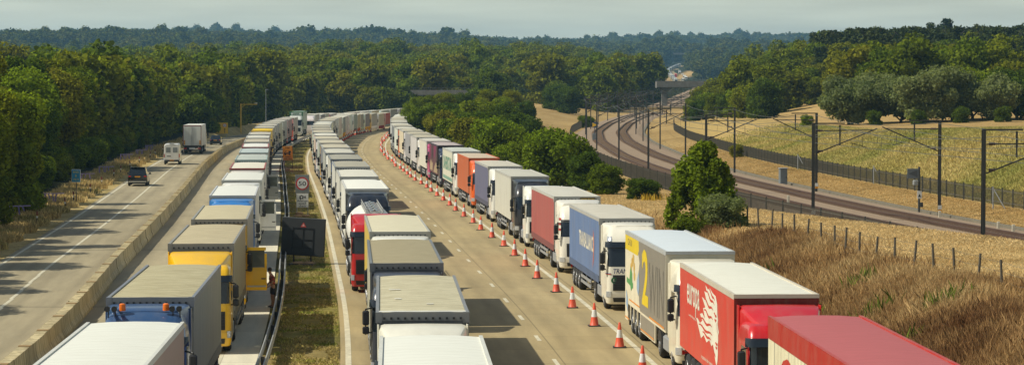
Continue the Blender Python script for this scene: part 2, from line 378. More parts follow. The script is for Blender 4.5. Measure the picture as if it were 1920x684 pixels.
def ground_colour(X, Y):
    o = X - C(Y); r = X - RL(Y)
    def cc(c): return np.array(lin(c))[None, :]
    def mixc(a, b, t): return a * (1 - t[:, None]) + b * t[:, None]
    n1 = np.clip(noise2(X, Y, 0.12, 1) * 0.35 + 0.5, 0, 1); n2 = np.clip(noise2(X, Y, 0.5, 2) * 0.35 + 0.5, 0, 1); n3 = np.clip(noise2(X, Y, 0.035, 5) * 0.4 + 0.5, 0, 1)
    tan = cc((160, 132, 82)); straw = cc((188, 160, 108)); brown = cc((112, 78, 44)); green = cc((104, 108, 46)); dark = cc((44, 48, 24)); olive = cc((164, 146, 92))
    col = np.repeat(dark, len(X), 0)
    meadow = mixc(np.repeat(tan, len(X), 0), np.repeat(straw, len(X), 0), n2)
    meadow = mixc(meadow, np.repeat(cc((140, 114, 70)), len(X), 0), n1 * 0.6)
    inmid = (o > 7) & (r < 60) & (Y < 900) & (r > -45)
    col = np.where(inmid[:, None], meadow, col)
    weeds = mixc(np.repeat(cc((138, 108, 70)), len(X), 0), np.repeat(cc((178, 150, 100)), len(X), 0), n2)
    col = np.where(((o > 7) & (o < 17 - np.clip((Y - 110) / 18, 0, 7)) & (Y < 260))[:, None], weeds, col)
    verge = mixc(np.repeat(olive, len(X), 0), np.repeat(cc((198, 172, 118)), len(X), 0), n2)
    col = np.where(((o < -26) & (o > -31.5) & (Y < 800))[:, None], verge, col)
    med = mixc(np.repeat(cc((118, 116, 56)), len(X), 0), np.repeat(cc((160, 138, 90)), len(X), 0), n2)
    med = mixc(med, np.repeat(cc((158, 136, 98)), len(X), 0), np.clip(n1 * 1.2 - 0.3, 0, 1) * sm(-9.6, -8.0, o) * 0 + np.clip(n2 * 1.6 - 0.8, 0, 1) * 0.8)
    col = np.where(((o > -11.2) & (o < -7.5) & (Y < 900))[:, None], med, col)
    bank = mixc(mixc(np.repeat(cc((160, 146, 82)), len(X), 0), np.repeat(cc((126, 128, 62)), len(X), 0), n1), np.repeat(cc((166, 128, 66)), len(X), 0), np.clip(n2 * 1.2 - 0.45, 0, 1))
    bank = mixc(bank, np.repeat(cc((174, 148, 92)), len(X), 0), sm(330, 420, Y)); col = np.where(((r > 13) & (r < 30) & (Y < 600))[:, None], bank, col)
    field = mixc(np.repeat(cc((180, 150, 98)), len(X), 0), np.repeat(cc((165, 136, 86)), len(X), 0), n3)
    col = np.where(((r >= 30) & (Y < 620))[:, None], field, col)
    far_field = (np.abs(noise2(X, Y, 0.004, 9)) > 1.25) & (Y > 2200)
    col = np.where(far_field[:, None], field, col)
    ff = (gau(X, Y, -455, 2600, 75, 140) > 0.4) | (gau(X, Y, -500, 3300, 160, 60) > 0.5)
    col = np.where(ff[:, None], cc((196, 160, 104)), col)
    return col, ff

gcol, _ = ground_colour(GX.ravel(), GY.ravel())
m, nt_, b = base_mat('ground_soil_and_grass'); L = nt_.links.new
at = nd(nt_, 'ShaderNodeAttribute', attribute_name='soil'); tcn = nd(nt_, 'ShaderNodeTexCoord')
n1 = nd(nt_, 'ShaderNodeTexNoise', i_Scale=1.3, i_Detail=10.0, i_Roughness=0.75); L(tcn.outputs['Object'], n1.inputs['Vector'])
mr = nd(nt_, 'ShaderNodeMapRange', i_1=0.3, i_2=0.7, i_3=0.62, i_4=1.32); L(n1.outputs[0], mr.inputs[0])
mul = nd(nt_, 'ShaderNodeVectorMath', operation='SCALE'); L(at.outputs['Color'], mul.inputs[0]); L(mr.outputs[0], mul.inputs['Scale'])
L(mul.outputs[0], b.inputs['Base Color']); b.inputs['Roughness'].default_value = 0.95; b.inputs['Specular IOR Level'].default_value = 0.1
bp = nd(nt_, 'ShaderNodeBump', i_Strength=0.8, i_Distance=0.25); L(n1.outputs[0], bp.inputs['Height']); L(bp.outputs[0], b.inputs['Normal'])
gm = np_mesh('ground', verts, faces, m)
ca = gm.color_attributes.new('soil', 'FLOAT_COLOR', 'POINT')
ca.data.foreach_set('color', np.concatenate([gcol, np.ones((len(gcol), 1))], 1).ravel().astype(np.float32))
gm.shade_smooth()
tag(put('ground', gm), kind='structure')

# ------------------------------------------------------------------ paving and markings
def strip(name, cv, o0, o1, D0, D1, z, mat, step=4.0, nseg=1, zf=None):
    Ds = np.arange(D0, D1 + step, step); vs = []; uv = []; s = 0
    for D in Ds:
        for k in range(nseg + 1):
            of = o0 + (o1 - o0) * k / nseg; p = along(cv, float(D), of, z)
            if zf is not None: p.z = z + zf(D)
            vs.append(p); uv.append((of, D))
    n = nseg + 1
    fs = [(i*n+k, i*n+k+1, (i+1)*n+k+1, (i+1)*n+k) for i in range(len(Ds) - 1) for k in range(nseg)]
    me = bpy.data.meshes.new(name); me.from_pydata([tuple(v) for v in vs], [], fs); me.materials.append(mat)
    ul = me.uv_layers.new(name='UVMap')
    ul.data.foreach_set('uv', np.array([uv[l.vertex_index] for l in me.loops], np.float32).ravel())
    return me

def road_mat(name, c, joints=5.0, tracks=(), trackdark=0.85, longj=()):
    m, nt, b = base_mat(name); L = nt.links.new
    b.inputs['Roughness'].default_value = 0.85; b.inputs['Specular IOR Level'].default_value = 0.3
    t = nd(nt, 'ShaderNodeTexCoord'); sp = nd(nt, 'ShaderNodeSeparateXYZ'); L(t.outputs['UV'], sp.inputs[0])
    mpn = nd(nt, 'ShaderNodeMapping'); mpn.inputs['Scale'].default_value = (1.0, 0.12, 1); L(t.outputs['UV'], mpn.inputs[0])
    n1 = nd(nt, 'ShaderNodeTexNoise', i_Scale=1.1, i_Detail=9.0, i_Roughness=0.7); L(mpn.outputs[0], n1.inputs['Vector'])
    mr = nd(nt, 'ShaderNodeMapRange', i_1=0.3, i_2=0.7, i_3=0.84, i_4=1.12); L(n1.outputs[0], mr.inputs[0])
    val = mr.outputs[0]
    mp2 = nd(nt, 'ShaderNodeMapping'); mp2.inputs['Scale'].default_value = (.5, .045, 1); L(t.outputs['UV'], mp2.inputs[0])
    n4 = nd(nt, 'ShaderNodeTexNoise', i_Scale=1.0, i_Detail=5.0, i_Roughness=0.6); L(mp2.outputs[0], n4.inputs['Vector'])
    mr4 = nd(nt, 'ShaderNodeMapRange', i_1=0.35, i_2=0.65, i_3=0.88, i_4=1.07); L(n4.outputs[0], mr4.inputs[0])
    m0 = nd(nt, 'ShaderNodeMath', operation='MULTIPLY'); L(val, m0.inputs[0]); L(mr4.outputs[0], m0.inputs[1]); val = m0.outputs[0]
    # slab to slab tone
    dv = nd(nt, 'ShaderNodeMath', operation='DIVIDE', i_1=joints); L(sp.outputs['Y'], dv.inputs[0])
    fl = nd(nt, 'ShaderNodeMath', operation='FLOOR'); L(dv.outputs[0], fl.inputs[0])
    wn = nd(nt, 'ShaderNodeTexWhiteNoise', noise_dimensions='1D'); L(fl.outputs[0], wn.inputs['W'])
    mrs = nd(nt, 'ShaderNodeMapRange', i_1=0, i_2=1, i_3=0.95, i_4=1.04); L(wn.outputs['Value'], mrs.inputs[0])
    m1 = nd(nt, 'ShaderNodeMath', operation='MULTIPLY'); L(val, m1.inputs[0]); L(mrs.outputs[0], m1.inputs[1]); val = m1.outputs[0]
    fr = nd(nt, 'ShaderNodeMath', operation='FRACT'); L(dv.outputs[0], fr.inputs[0])
    mj = nd(nt, 'ShaderNodeMapRange', i_1=0.0, i_2=0.03, i_3=0.72, i_4=1.0); L(fr.outputs[0], mj.inputs[0])
    m2 = nd(nt, 'ShaderNodeMath', operation='MULTIPLY'); L(val, m2.inputs[0]); L(mj.outputs[0], m2.inputs[1]); val = m2.outputs[0]
    for cx, wd, dk in [(x, 0.45, trackdark) for x in tracks] + [(x, 0.05, 0.55) for x in longj]:
        sb = nd(nt, 'ShaderNodeMath', operation='SUBTRACT', i_1=cx); L(sp.outputs['X'], sb.inputs[0])
        ab = nd(nt, 'ShaderNodeMath', operation='ABSOLUTE'); L(sb.outputs[0], ab.inputs[0])
        mt = nd(nt, 'ShaderNodeMapRange', interpolation_type='SMOOTHSTEP', i_1=0.0, i_2=wd, i_3=dk, i_4=1.0); L(ab.outputs[0], mt.inputs[0])
        mm = nd(nt, 'ShaderNodeMath', operation='MULTIPLY'); L(val, mm.inputs[0]); L(mt.outputs[0], mm.inputs[1]); val = mm.outputs[0]
    mul = nd(nt, 'ShaderNodeVectorMath', operation='SCALE'); mul.inputs[0].default_value = lin(c); L(val, mul.inputs['Scale']); L(mul.outputs[0], b.inputs['Base Color'])
    n3 = nd(nt, 'ShaderNodeTexNoise', i_Scale=9.0, i_Detail=4.0); L(t.outputs['Object'], n3.inputs['Vector'])
    bp = nd(nt, 'ShaderNodeBump', i_Strength=0.25, i_Distance=0.02); L(n3.outputs[0], bp.inputs['Height']); L(bp.outputs[0], b.inputs['Normal'])
    return m

mc_right = road_mat('tan_concrete', (166, 148, 109), 5.0, (-6.8, -4.9, -2.9, -1.0, 0.9, 2.6, 4.9, 6.5), 0.87, (0.28, -3.8, 3.9))
mc_left = road_mat('worn_asphalt', (158, 146, 118), 40.0, (-13.6, -15.2, -17.0, -18.6, -21.0, -22.8, -24.6, -25.8), 0.86, ())
mc_strip = road_mat('pale_concrete', (214, 206, 182), 6.0, (), 0.9, ())
tag(put('carriageway', strip('carriageway', C, -7.95, 7.3, -40, 3300, 0.0, mc_right, 5, 6, zfar)), kind='structure')
tag(put('road', strip('road', C, -26.9, -12.35, -40, 722, 0.0, mc_left, 5, 6, zfar)), kind='structure')
tag(put('hard_strip', strip('hard_strip', C, -12.35, -11.05, -40, 1000, 0.004, mc_strip, 5, 1, zfar)), kind='structure')
mk = M['marking']
def marks(name, spans):
    b_ = MB()
    for (o0, o1, d0, d1, st) in spans:
        D = d0
        while D < d1 - 1e-6:
            e = min(D + st, d1)
            p = [along(C, D, o0), along(C, D, o1), along(C, e, o1), along(C, e, o0)]
            for q in p: q.z = 0.008 + zfar(q.y)
            b_.add(p, [(0, 1, 2, 3)]); D = e
    tag(put(name, b_.me(name, mk)), kind='structure')
marks('edge_line', [(3.42, 3.64, -20, 1000, 5), (-7.76, -7.54, -20, 1000, 5), (-26.62, -26.42, -20, 1000, 5), (-12.5, -12.36, -20, 1000, 5)])
lo_ = lambda D: -23.69 + .5 * float(sm(150, 100, D))
marks('lane_marking', [(lo_(d) - .09, lo_(d) + .09, d, d + 5, 5) for d in np.arange(-20, 1000, 5.0)] + [(-0.08, 0.08, d, d + 2.2, 2.2) for d in np.arange(40.4, 900, 8.98)] + [(-3.97, -3.85, d, d + 2.2, 2.2) for d in np.arange(44, 700, 8.98)])

# ballast bed of the railway
ballast = plain('ballast_stone', (0.27, 0.19, 0.12), 0.95, var=0.35, scale=7.0, bump=0.9, bscale=9.0)
bm_ = []
prof = [(-7.0, -0.06), (-5.2, 0.28), (5.2, 0.28), (6.8, -0.06)]
Ds = np.arange(60, 1500, 5.0); vs_ = []; fs_ = []
for D in Ds:
    for (of, z) in prof:
        p = along(RL, float(D), of); p.z = z + (zt(p.x, p.y) if D > 900 else 0); vs_.append(tuple(p))
for i in range(len(Ds) - 1):
    for k in range(3): fs_.append((i*4+k, i*4+k+1, i*4+5+k, i*4+4+k))
me = bpy.data.meshes.new('ballast'); me.from_pydata(vs_, [], fs_); me.materials.append(ballast)
tag(put('ballast', me), kind='structure')
# ------------------------------------------------------------------ lorries
STY = {  # z levels, y of the front, half width ; corner radius, rear of cab
    'tall':  dict(z=[.30, .55, 1.0, 1.3, 1.98, 2.88, 3.0, 3.3, 3.62, 3.78], yf=[.14, .03, .0, .02, .07, .25, .27, .42, .85, 1.3], w=[1.18, 1.24, 1.245, 1.245, 1.245, 1.22, 1.21, 1.17, 1.05, .9], rc=.26, yr=2.28, bul=.10, visor=1, defl=3.84, ws=(2.0, 2.84)),
    'square': dict(z=[.30, .55, 1.0, 1.3, 1.9, 2.75, 2.9, 3.15, 3.28, 3.33], yf=[.10, .02, .0, .02, .05, .17, .2, .34, .5, .7], w=[1.20, 1.245, 1.245, 1.245, 1.245, 1.235, 1.23, 1.2, 1.14, 1.05], rc=.2, yr=2.28, bul=.05, visor=1, defl=3.72, ws=(1.92, 2.72)),
    'round': dict(z=[.30, .55, 1.0, 1.3, 1.95, 2.8, 2.95, 3.25, 3.5, 3.66], yf=[.12, .03, .0, .03, .10, .30, .34, .55, .85, 1.35], w=[1.16, 1.22, 1.235, 1.24, 1.24, 1.21, 1.19, 1.14, 1.04, .88], rc=.36, yr=2.28, bul=.14, visor=0, defl=3.84, ws=(1.98, 2.76)),
}
SIDE_T = [1.0, .68, .62, .12, 0.0]

def plan(st, z, off=0.0):
    s = STY[st]; yf = float(np.interp(z, s['z'], s['yf'])); w = float(np.interp(z, s['z'], s['w'])); rc, yr = s['rc'], s['yr']
    half = [(-w, yf + rc + (yr - yf - rc) * t) for t in SIDE_T]
    nrm = [(-1, 0)] * 5
    for a in (18, 36, 54, 72):
        half.append((-w + rc - rc * math.cos(R(a)), yf + rc - rc * math.sin(R(a)))); nrm.append((-math.cos(R(a)), -math.sin(R(a))))
    front = []
    for k in range(5):
        x = (-1 + k / 2) * (w - rc); front.append((x, yf - s['bul'] * (1 - (x / (w - rc)) ** 2)))
    pts = half + front + [(-x, y) for x, y in reversed(half)]
    nn = nrm + [(0, -1)] * 5 + [(-x, y) for x, y in reversed(nrm)]
    return [(p[0] + n[0] * off, p[1] + n[1] * off, z) for p, n in zip(pts, nn)]

def band(st, z0, z1, i0, i1, off, b=None, mi=0, nz=2, thick=True):
    b = b or MB(); rows = [plan(st, z0 + (z1 - z0) * k / nz, off)[i0:i1 + 1] for k in range(nz + 1)]
    n = i1 - i0 + 1; vs = [p for r_ in rows for p in r_]
    fs = [(j*n+i, j*n+i+1, (j+1)*n+i+1, (j+1)*n+i) for j in range(nz) for i in range(n - 1)]
    if thick:     # a rim back to the cab skin so that the piece has depth
        inner = [plan(st, z0 + (z1 - z0) * k / nz, -0.004)[i0:i1 + 1] for k in range(nz + 1)]
        base = len(vs); vs += [p for r_ in inner for p in r_]
        for i in range(n - 1):
            fs.append((i + 1, i, base + i, base + i + 1)); t = nz * n
            fs.append((t + i, t + i + 1, base + t + i + 1, base + t + i))
        for j in range(nz):
            fs.append((j*n, (j+1)*n, base + (j+1)*n, base + j*n)); k = n - 1
            fs.append(((j+1)*n+k, j*n+k, base + j*n+k, base + (j+1)*n+k))
    b.add(vs, fs, mi); return b

_TM = {}
def cab_meshes(st):
    if st in _TM: return _TM[st]
    s = STY[st]; out = []; ws0, ws1 = s['ws']
    zs = sorted(set(s['z'] + [1.15, 1.6, 2.2, 2.5]))
    rings = [plan(st, z) for z in zs]
    b = MB(); b.loft(rings); body = b.me('cab', M['white'], 38)
    def P(name, b, mk, sm_=40): out.append((name, b.me(name, M.get(mk, M['white']), sm_), mk))
    P('windscreen', band(st, ws0, ws1, 6, 16, .010, nz=4), 'glass')
    for side in (0, 1):
        i0, i1 = (1, 4) if not side else (18, 21)
        P('door', band(st, 0.98, ws1 + .02, i0, i1, .012, nz=6), 'PAINT')
        j0, j1 = (2, 3) if not side else (19, 20)
        P('side_window', band(st, ws0 + .08, ws1 - .06, j0, j1, .02, nz=2), 'glass')
    if s['visor']: 
        b = MB(); band(st, ws1 + .01, ws1 + .26, 5, 17, .11, b); P('sun_visor', b, 'glass')
    else: P('sun_visor', band(st, ws1 + .015, ws1 + .12, 6, 16, .02), 'black')
    g = MB(); band(st, .92, 1.62, 9, 13, .012, g)
    for k in range(6): band(st, .97 + k * .108, 1.01 + k * .108, 9, 13, .035, g, nz=1)
    P('grille', g, 'black')
    P('bumper', band(st, .34, .82, 3, 19, .03, nz=3), 'PAINT')
    P('air_intake', band(st, .40, .60, 9, 13, .045), 'black')
    P('headlight', band(st, .62, .88, 5, 8, .045), 'lamp'); P('headlight', band(st, .62, .88, 14, 17, .045), 'lamp')
    b = MB(); b.box(-.27, .27, -.075 - s['bul'], -.06 - s['bul'] + .02, .52, .64); P('number_plate', b, 'white', None)
    for sx in (-1, 1):
        b = MB(); x0, x1 = (1.33, 1.56) if sx > 0 else (-1.56, -1.33)
        b.box(x0, x1, .12, .26, 2.12, 2.62, bev=.045); b.box(x0, x1, .12, .25, 1.82, 2.08, bev=.04)
        b.bar((sx * 1.18, .42, 2.7), (sx * 1.45, .19, 2.66), .025); b.bar((sx * 1.2, .40, 1.86), (sx * 1.45, .19, 1.86), .025); b.bar((sx * 1.45, .19, 1.8), (sx * 1.45, .19, 2.68), .022)
        P('mirror', b, 'black')
    for sx in (-.4, .4):
        p = plan(st, ws0 + .02, .03)[11]; q = plan(st, ws0 + .42, .03)[11]
        b = MB(); b.bar((sx, p[1] + .03, p[2]), (sx + .32, q[1] + .03, q[2] - .1), .012, 5); P('wiper', b, 'black')
    # roof fairing: flared spoiler with two cheeks
    zt_, zr = s['defl'], s['z'][-1]
    b = MB(); rg = []
    for y, hw, z in ((s['yf'][-1] - .15, .82, zr - .02), (1.25, .98, zr + .35 * (zt_ - zr)), (1.75, 1.10, zr + .75 * (zt_ - zr)), (2.2, 1.19, zt_), (2.55, 1.215, zt_ + .015)):
        zb = min(z - .02, float(np.interp(y, [.4, 2.6], [3.15, 3.05]))); 
        rg.append([(-hw, y, zb), (-hw, y, z - .14), (-hw + .05, y, z - .04), (-hw + .16, y, z), (0, y, z + .015), (hw - .16, y, z), (hw - .05, y, z - .04), (hw, y, z - .14), (hw, y, zb)])
    b.loft(rg); P('wind_deflector', b, 'PAINT', 35)
    for sx in (-1, 1):
        b = MB(); x0, x1 = sorted((sx * 1.19, sx * 1.24)); b.box(x0, x1, 2.28, 2.66, 1.0, 3.75, bev=.02); P('side_fairing', b, 'PAINT')
    for sx in (-1, 1):
        b = MB(); x0, x1 = sorted((sx * .82, sx * 1.23)); b.box(x0, x1, 2.35, 4.15, .38, .98, bev=.09); P('fuel_tank', b, 'grey')
        b = MB(); b.box(x0, x1, .95, 1.06, .55, .9); b.box(x0, x1, 1.85, 1.95, .4, .95); b.box(x0, x1, .95, 1.95, 1.02, 1.06); P('wheel_arch', b, 'black')
        b = MB(); x0, x1 = sorted((sx * .72, sx * 1.24)); b.lathe([(.56, x0), (.6, x0), (.6, x1), (.56, x1)], 'x', 14, (0, 5.05, .52)); 
        b.v = [v if v[2] > .62 else (v[0], v[1], .62) for v in b.v]; P('mudguard', b, 'black')
    tr = MB(); tr.box(-.45, -.32, .4, 6.1, .62, .9); tr.box(.32, .45, .4, 6.1, .62, .9); tr.box(-.9, .9, 4.95, 5.15, .44, .6); tr.box(-.9, .9, 1.3, 1.5, .44, .6); tr.box(-.5, .5, 4.6, 5.5, .9, 1.06); tr.box(-.9, .9, 2.32, 2.36, 1.0, 2.2)
    ch = tr.me('chassis', M['chassis'])
    _TM[st] = (body, out, ch); return _TM[st]

def wheel_mesh(wd):
    k = ('wheel', wd)
    if k not in _TM:
        b = MB(); h = wd / 2
        b.lathe([(.29, -h), (.44, -h), (.495, -h + .05), (.51, -h * .5), (.51, h * .5), (.495, h - .05), (.44, h), (.29, h)], 'x', 20, cap=True)
        t = b.me('wheel', M['tyre'], 40)
        r_ = MB(); r_.lathe([(.06, -h - .035), (.10, -h - .03), (.12, -h + .06), (.24, -h + .045), (.285, -h - .008), (.30, -h + .02)], 'x', 18, cap=True)
        _TM[k] = (t, r_.me('rim', M['rim'], 40))
    return _TM[k]

def add_wheels(root, spots, rims=True):
    for x, y, wd in spots:
        t, r_ = wheel_mesh(wd); o = put('wheel', t, root, loc=(x, y, .51))
        if rims: put('rim', r_, o, rot=(0, 0, 0 if x < 0 else math.pi))

def trailer_meshes(kind, ln, h, zb=1.12):
    k = ('trailer', kind, ln, h)
    if k in _TM: return _TM[k]
    hw = 1.275; y0, y1 = 0.0, ln; zt_ = h - .03
    fl = .42 if kind == 'skirted' else zb
    b = MB()
    v = [(-hw, y0, fl), (hw, y0, fl), (hw, y1, fl), (-hw, y1, fl), (-hw, y0, zt_), (hw, y0, zt_), (hw, y1, zt_), (-hw, y1, zt_)]
    if kind == 'skirted':       # low skirts with arches cut for the wheels
        b.box(-hw, hw, y0, y1, zb, zt_)
        for x0, x1 in ((-hw, -hw + .05), (hw - .05, hw)):
            b.box(x0, x1, 3.2, 8.0, fl, zb - .003); b.box(x0, x1, 12.6, y1, fl, zb - .003)
            for yy in (8.0, 9.2, 10.45, 11.7): b.box(x0, x1, yy + (.0 if yy == 8.0 else -.06), yy + .12, fl + .1, zb - .003)
        m_ = b.me('trailer', [M['white'], M['grey'], M['grey']])
    else:
        b.add(v, [(0, 3, 2, 1), (4, 5, 6, 7)], 2); b.add(v, [(1, 2, 6, 5), (3, 0, 4, 7)], 0); b.add(v, [(0, 1, 5, 4)], 1); b.add(v, [(2, 3, 7, 6)], 2)
        m_ = b.me('trailer', [M['white'], M['grey'], M['grey']])
    out = []
    def P(n, b, mk, s=None): out.append((n, b.me(n, M[mk] if mk in M else M['white'], s), mk))
    b = MB()       # roof sheet with a slight crown
    rr = [[(-hw + .02, y, zt_), (-hw * .5, y, h + .015), (0, y, h + .025), (hw * .5, y, h + .015), (hw - .02, y, zt_), (0, y, zt_ - .01)] for y in np.linspace(y0 + .06, y1 - .02, 12)]
    b.loft(rr); P('roof', b, 'ROOF', 50)
    b = MB()
    for sx in (-1, 1):
        x0, x1 = sorted((sx * (hw - .08), sx * (hw + .012))); b.box(x0, x1, y0 + .01, y1, h - .14, h + .012)
    P('top_rail', b, 'RAIL')
    b = MB(); b.box(-hw - .008, hw + .008, y0 - .025, y0 + .07, h - (.21 if kind == 'curtain' else .10), h + .018)
    if kind == 'curtain':
        for q in range(12):
            x = -1.05 + q * 2.1 / 11; b.box(x - .03, x + .03, y0 - .06, y0 - .02, h - .17, h - .11, 1); 
        for sx in (-1, 1):
            x0, x1 = sorted((sx * (hw - .16), sx * (hw + .016))); b.box(x0, x1, y0 - .03, y0 + .09, h - .27, h + .024)
    out.append(('header_rail', b.me('header_rail', [M['grey'], M['black']]), 'RAIL'))
    b = MB()
    for sx in (-1, 1):
        x0, x1 = sorted((sx * .35, sx * .48)); b.box(x0, x1, 1.0, y1 - .1, .82, zb - .004)
    for yy in np.arange(1.5, y1, 1.4): b.box(-1.2, 1.2, yy, yy + .08, .98, zb - .008)
    b.box(-1.2, 1.2, y1 - .12, y1 - .02, .45, .58); b.box(-.5, -.42, y1 - .15, y1 - .05, .5, .85); b.box(.42, .5, y1 - .15, y1 - .05, .5, .85)
    for x in (-.75, .75): b.box(x - .06, x + .06, 2.6, 2.74, .25, .98)
    for yy in (9.15, 10.46, 11.77): b.box(-1.0, 1.0, yy - .07, yy + .07, .44, .58)
    P('trailer_frame', b, 'chassis')
    if kind != 'skirted':
        for sx in (-1, 1):
            b = MB(); x0, x1 = sorted((sx * 1.22, sx * 1.26))
            for z in (.48, .74): b.box(x0, x1, 3.7, 8.2, z, z + .13)
            for yy in (3.9, 5.9, 8.0): b.box(x0 - sx * .03, x1 - sx * .03, yy, yy + .07, .46, zb - .006)
            P('side_guard', b, 'grey')
    if kind == 'curtain':
        for sx in (-1, 1):
            b = MB(); x0, x1 = sorted((sx * (hw + .002), sx * (hw + .014))); b.box(x0, x1, .08, ln - .05, zb - .10, zb + .24); P('curtain_hem', b, 'STRAP')
    for sx in (-1, 1):
        b = MB(); x0, x1 = sorted((sx * .03, sx * (hw - .06))); b.box(x0, x1, y1 + .003, y1 + .04, zb + .06, h - .2); 
        for xx in (x0 + .25, x1 - .25): b.bar((xx, y1 + .06, zb + .1), (xx, y1 + .06, h - .25), .018, 6)
        P('rear_door', b, 'SIDE')
        b = MB(); x0, x1 = sorted((sx * .8, sx * 1.2)); b.box(x0, x1, y1 - .01, y1 + .03, .78, .94); P('rear_light', b, 'red')
    for sx in (-1, 1):
        b = MB(); x0, x1 = sorted((sx * .82, sx * 1.24)); b.box(x0, x1, 12.42, 12.45, .25, .95); P('mudflap', b, 'black')
    _TM[k] = (m_, out); return _TM[k]

def tank_meshes(ln):
    b = MB(); zc = 2.42; pr = [(.05, 0), (.75, .06), (1.1, .2), (1.235, .45), (1.25, 1.0), (1.25, ln - 1.0), (1.235, ln - .45), (1.1, ln - .2), (.75, ln - .06), (.05, ln)]
    b.lathe(pr, 'y', 28, (0, 0, zc)); tank = b.me('tank', M['white'], 35); out = []
    b = MB()
    for x in (-.42, .42):
        b.bar((x, 1.2, 3.72), (x, ln - 1.2, 3.72), .03, 6); b.bar((x, 1.2, 3.9), (x, ln - 1.2, 3.9), .02, 6)
        for y in np.arange(1.2, ln - 1, .8): b.bar((x, y, 3.6), (x, y, 3.9), .02, 6)
    for y in np.arange(1.2, ln - 1.1, .4): b.box(-.42, .42, y, y + .2, 3.69, 3.71)
    out.append(('walkway', b.me('walkway', M['steel']), 'steel'))
    for y in np.arange(2.0, ln - 1.5, 2.1):
        b = MB(); b.lathe([(.27, 3.6), (.3, 3.62), (.3, 3.78), (.24, 3.82)], 'z', 16, (0, y, 0)); b.box(-.04, .04, y - .35, y + .35, 3.82, 3.86); out.append(('hatch', b.me('hatch', M['chrome'], 40), 'chrome'))
    for sx in (-1, 1):
        b = MB(); x0, x1 = sorted((sx * 1.02, sx * 1.25)); b.box(x0, x1, .8, ln - .5, 1.18, 1.26); out.append(('side_step', b.me('side_step', M['grey']), 'grey'))
    b = MB()
    for sx in (-1, 1):
        x0, x1 = sorted((sx * .35, sx * .5)); b.box(x0, x1, .8, ln - .3, .9, 1.3)
    for y in (1.2, 4.0, 7.0, ln - 1.5): b.box(-.9, .9, y, y + .3, 1.0, 1.55)
    out.append(('trailer_frame', b.me('trailer_frame', M['chassis']), 'chassis'))
    return tank, out

def lettering(txt, mat, w_, h_, parent, origin, facing, bold=0.0, shear=0.0, name='lettering', ext=.003):
    """text fitted to w_ x h_ metres; origin = its lower left corner as read; facing: 'left' (seen from -x), 'front' (seen from -y)"""
    cu = bpy.data.curves.new(name, 'FONT'); cu.body = txt; cu.size = 1.0; cu.extrude = 0.0; cu.offset = bold; cu.shear = shear; cu.space_line = 0.9; cu.align_x = 'CENTER'
    cu.resolution_u = 3
    t = bpy.data.objects.new(name, cu); COL.objects.link(t)
    dg = bpy.context.evaluated_depsgraph_get(); me = bpy.data.meshes.new_from_object(t.evaluated_get(dg)); bpy.data.objects.remove(t); bpy.data.curves.remove(cu)
    n = len(me.vertices); co = np.empty(n * 3, np.float32); me.vertices.foreach_get('co', co); co = co.reshape(-1, 3)
    mn, mxx = co.min(0), co.max(0); u = (co[:, 0] - mn[0]) / (mxx[0] - mn[0]) * w_; v = (co[:, 1] - mn[1]) / (mxx[1] - mn[1]) * h_
    out = np.zeros_like(co); ox, oy, oz = origin
    if facing == 'left': out[:, 0] = ox; out[:, 1] = oy - u; out[:, 2] = oz + v
    else: out[:, 0] = ox + u; out[:, 1] = oy; out[:, 2] = oz + v
    me.vertices.foreach_set('co', out.ravel()); me.materials.clear(); me.materials.append(mat); me.update()
    return put(name, me, parent)

def side_shape(name, pts, mat, parent, x, y0):
    """flat graphic on a trailer's left side; pts are (metres forward from the rear end y0, height)"""
    b = MB(); b.poly([(x, y0 - u, v) for u, v in pts]); return put(name, b.me(name, mat), parent)

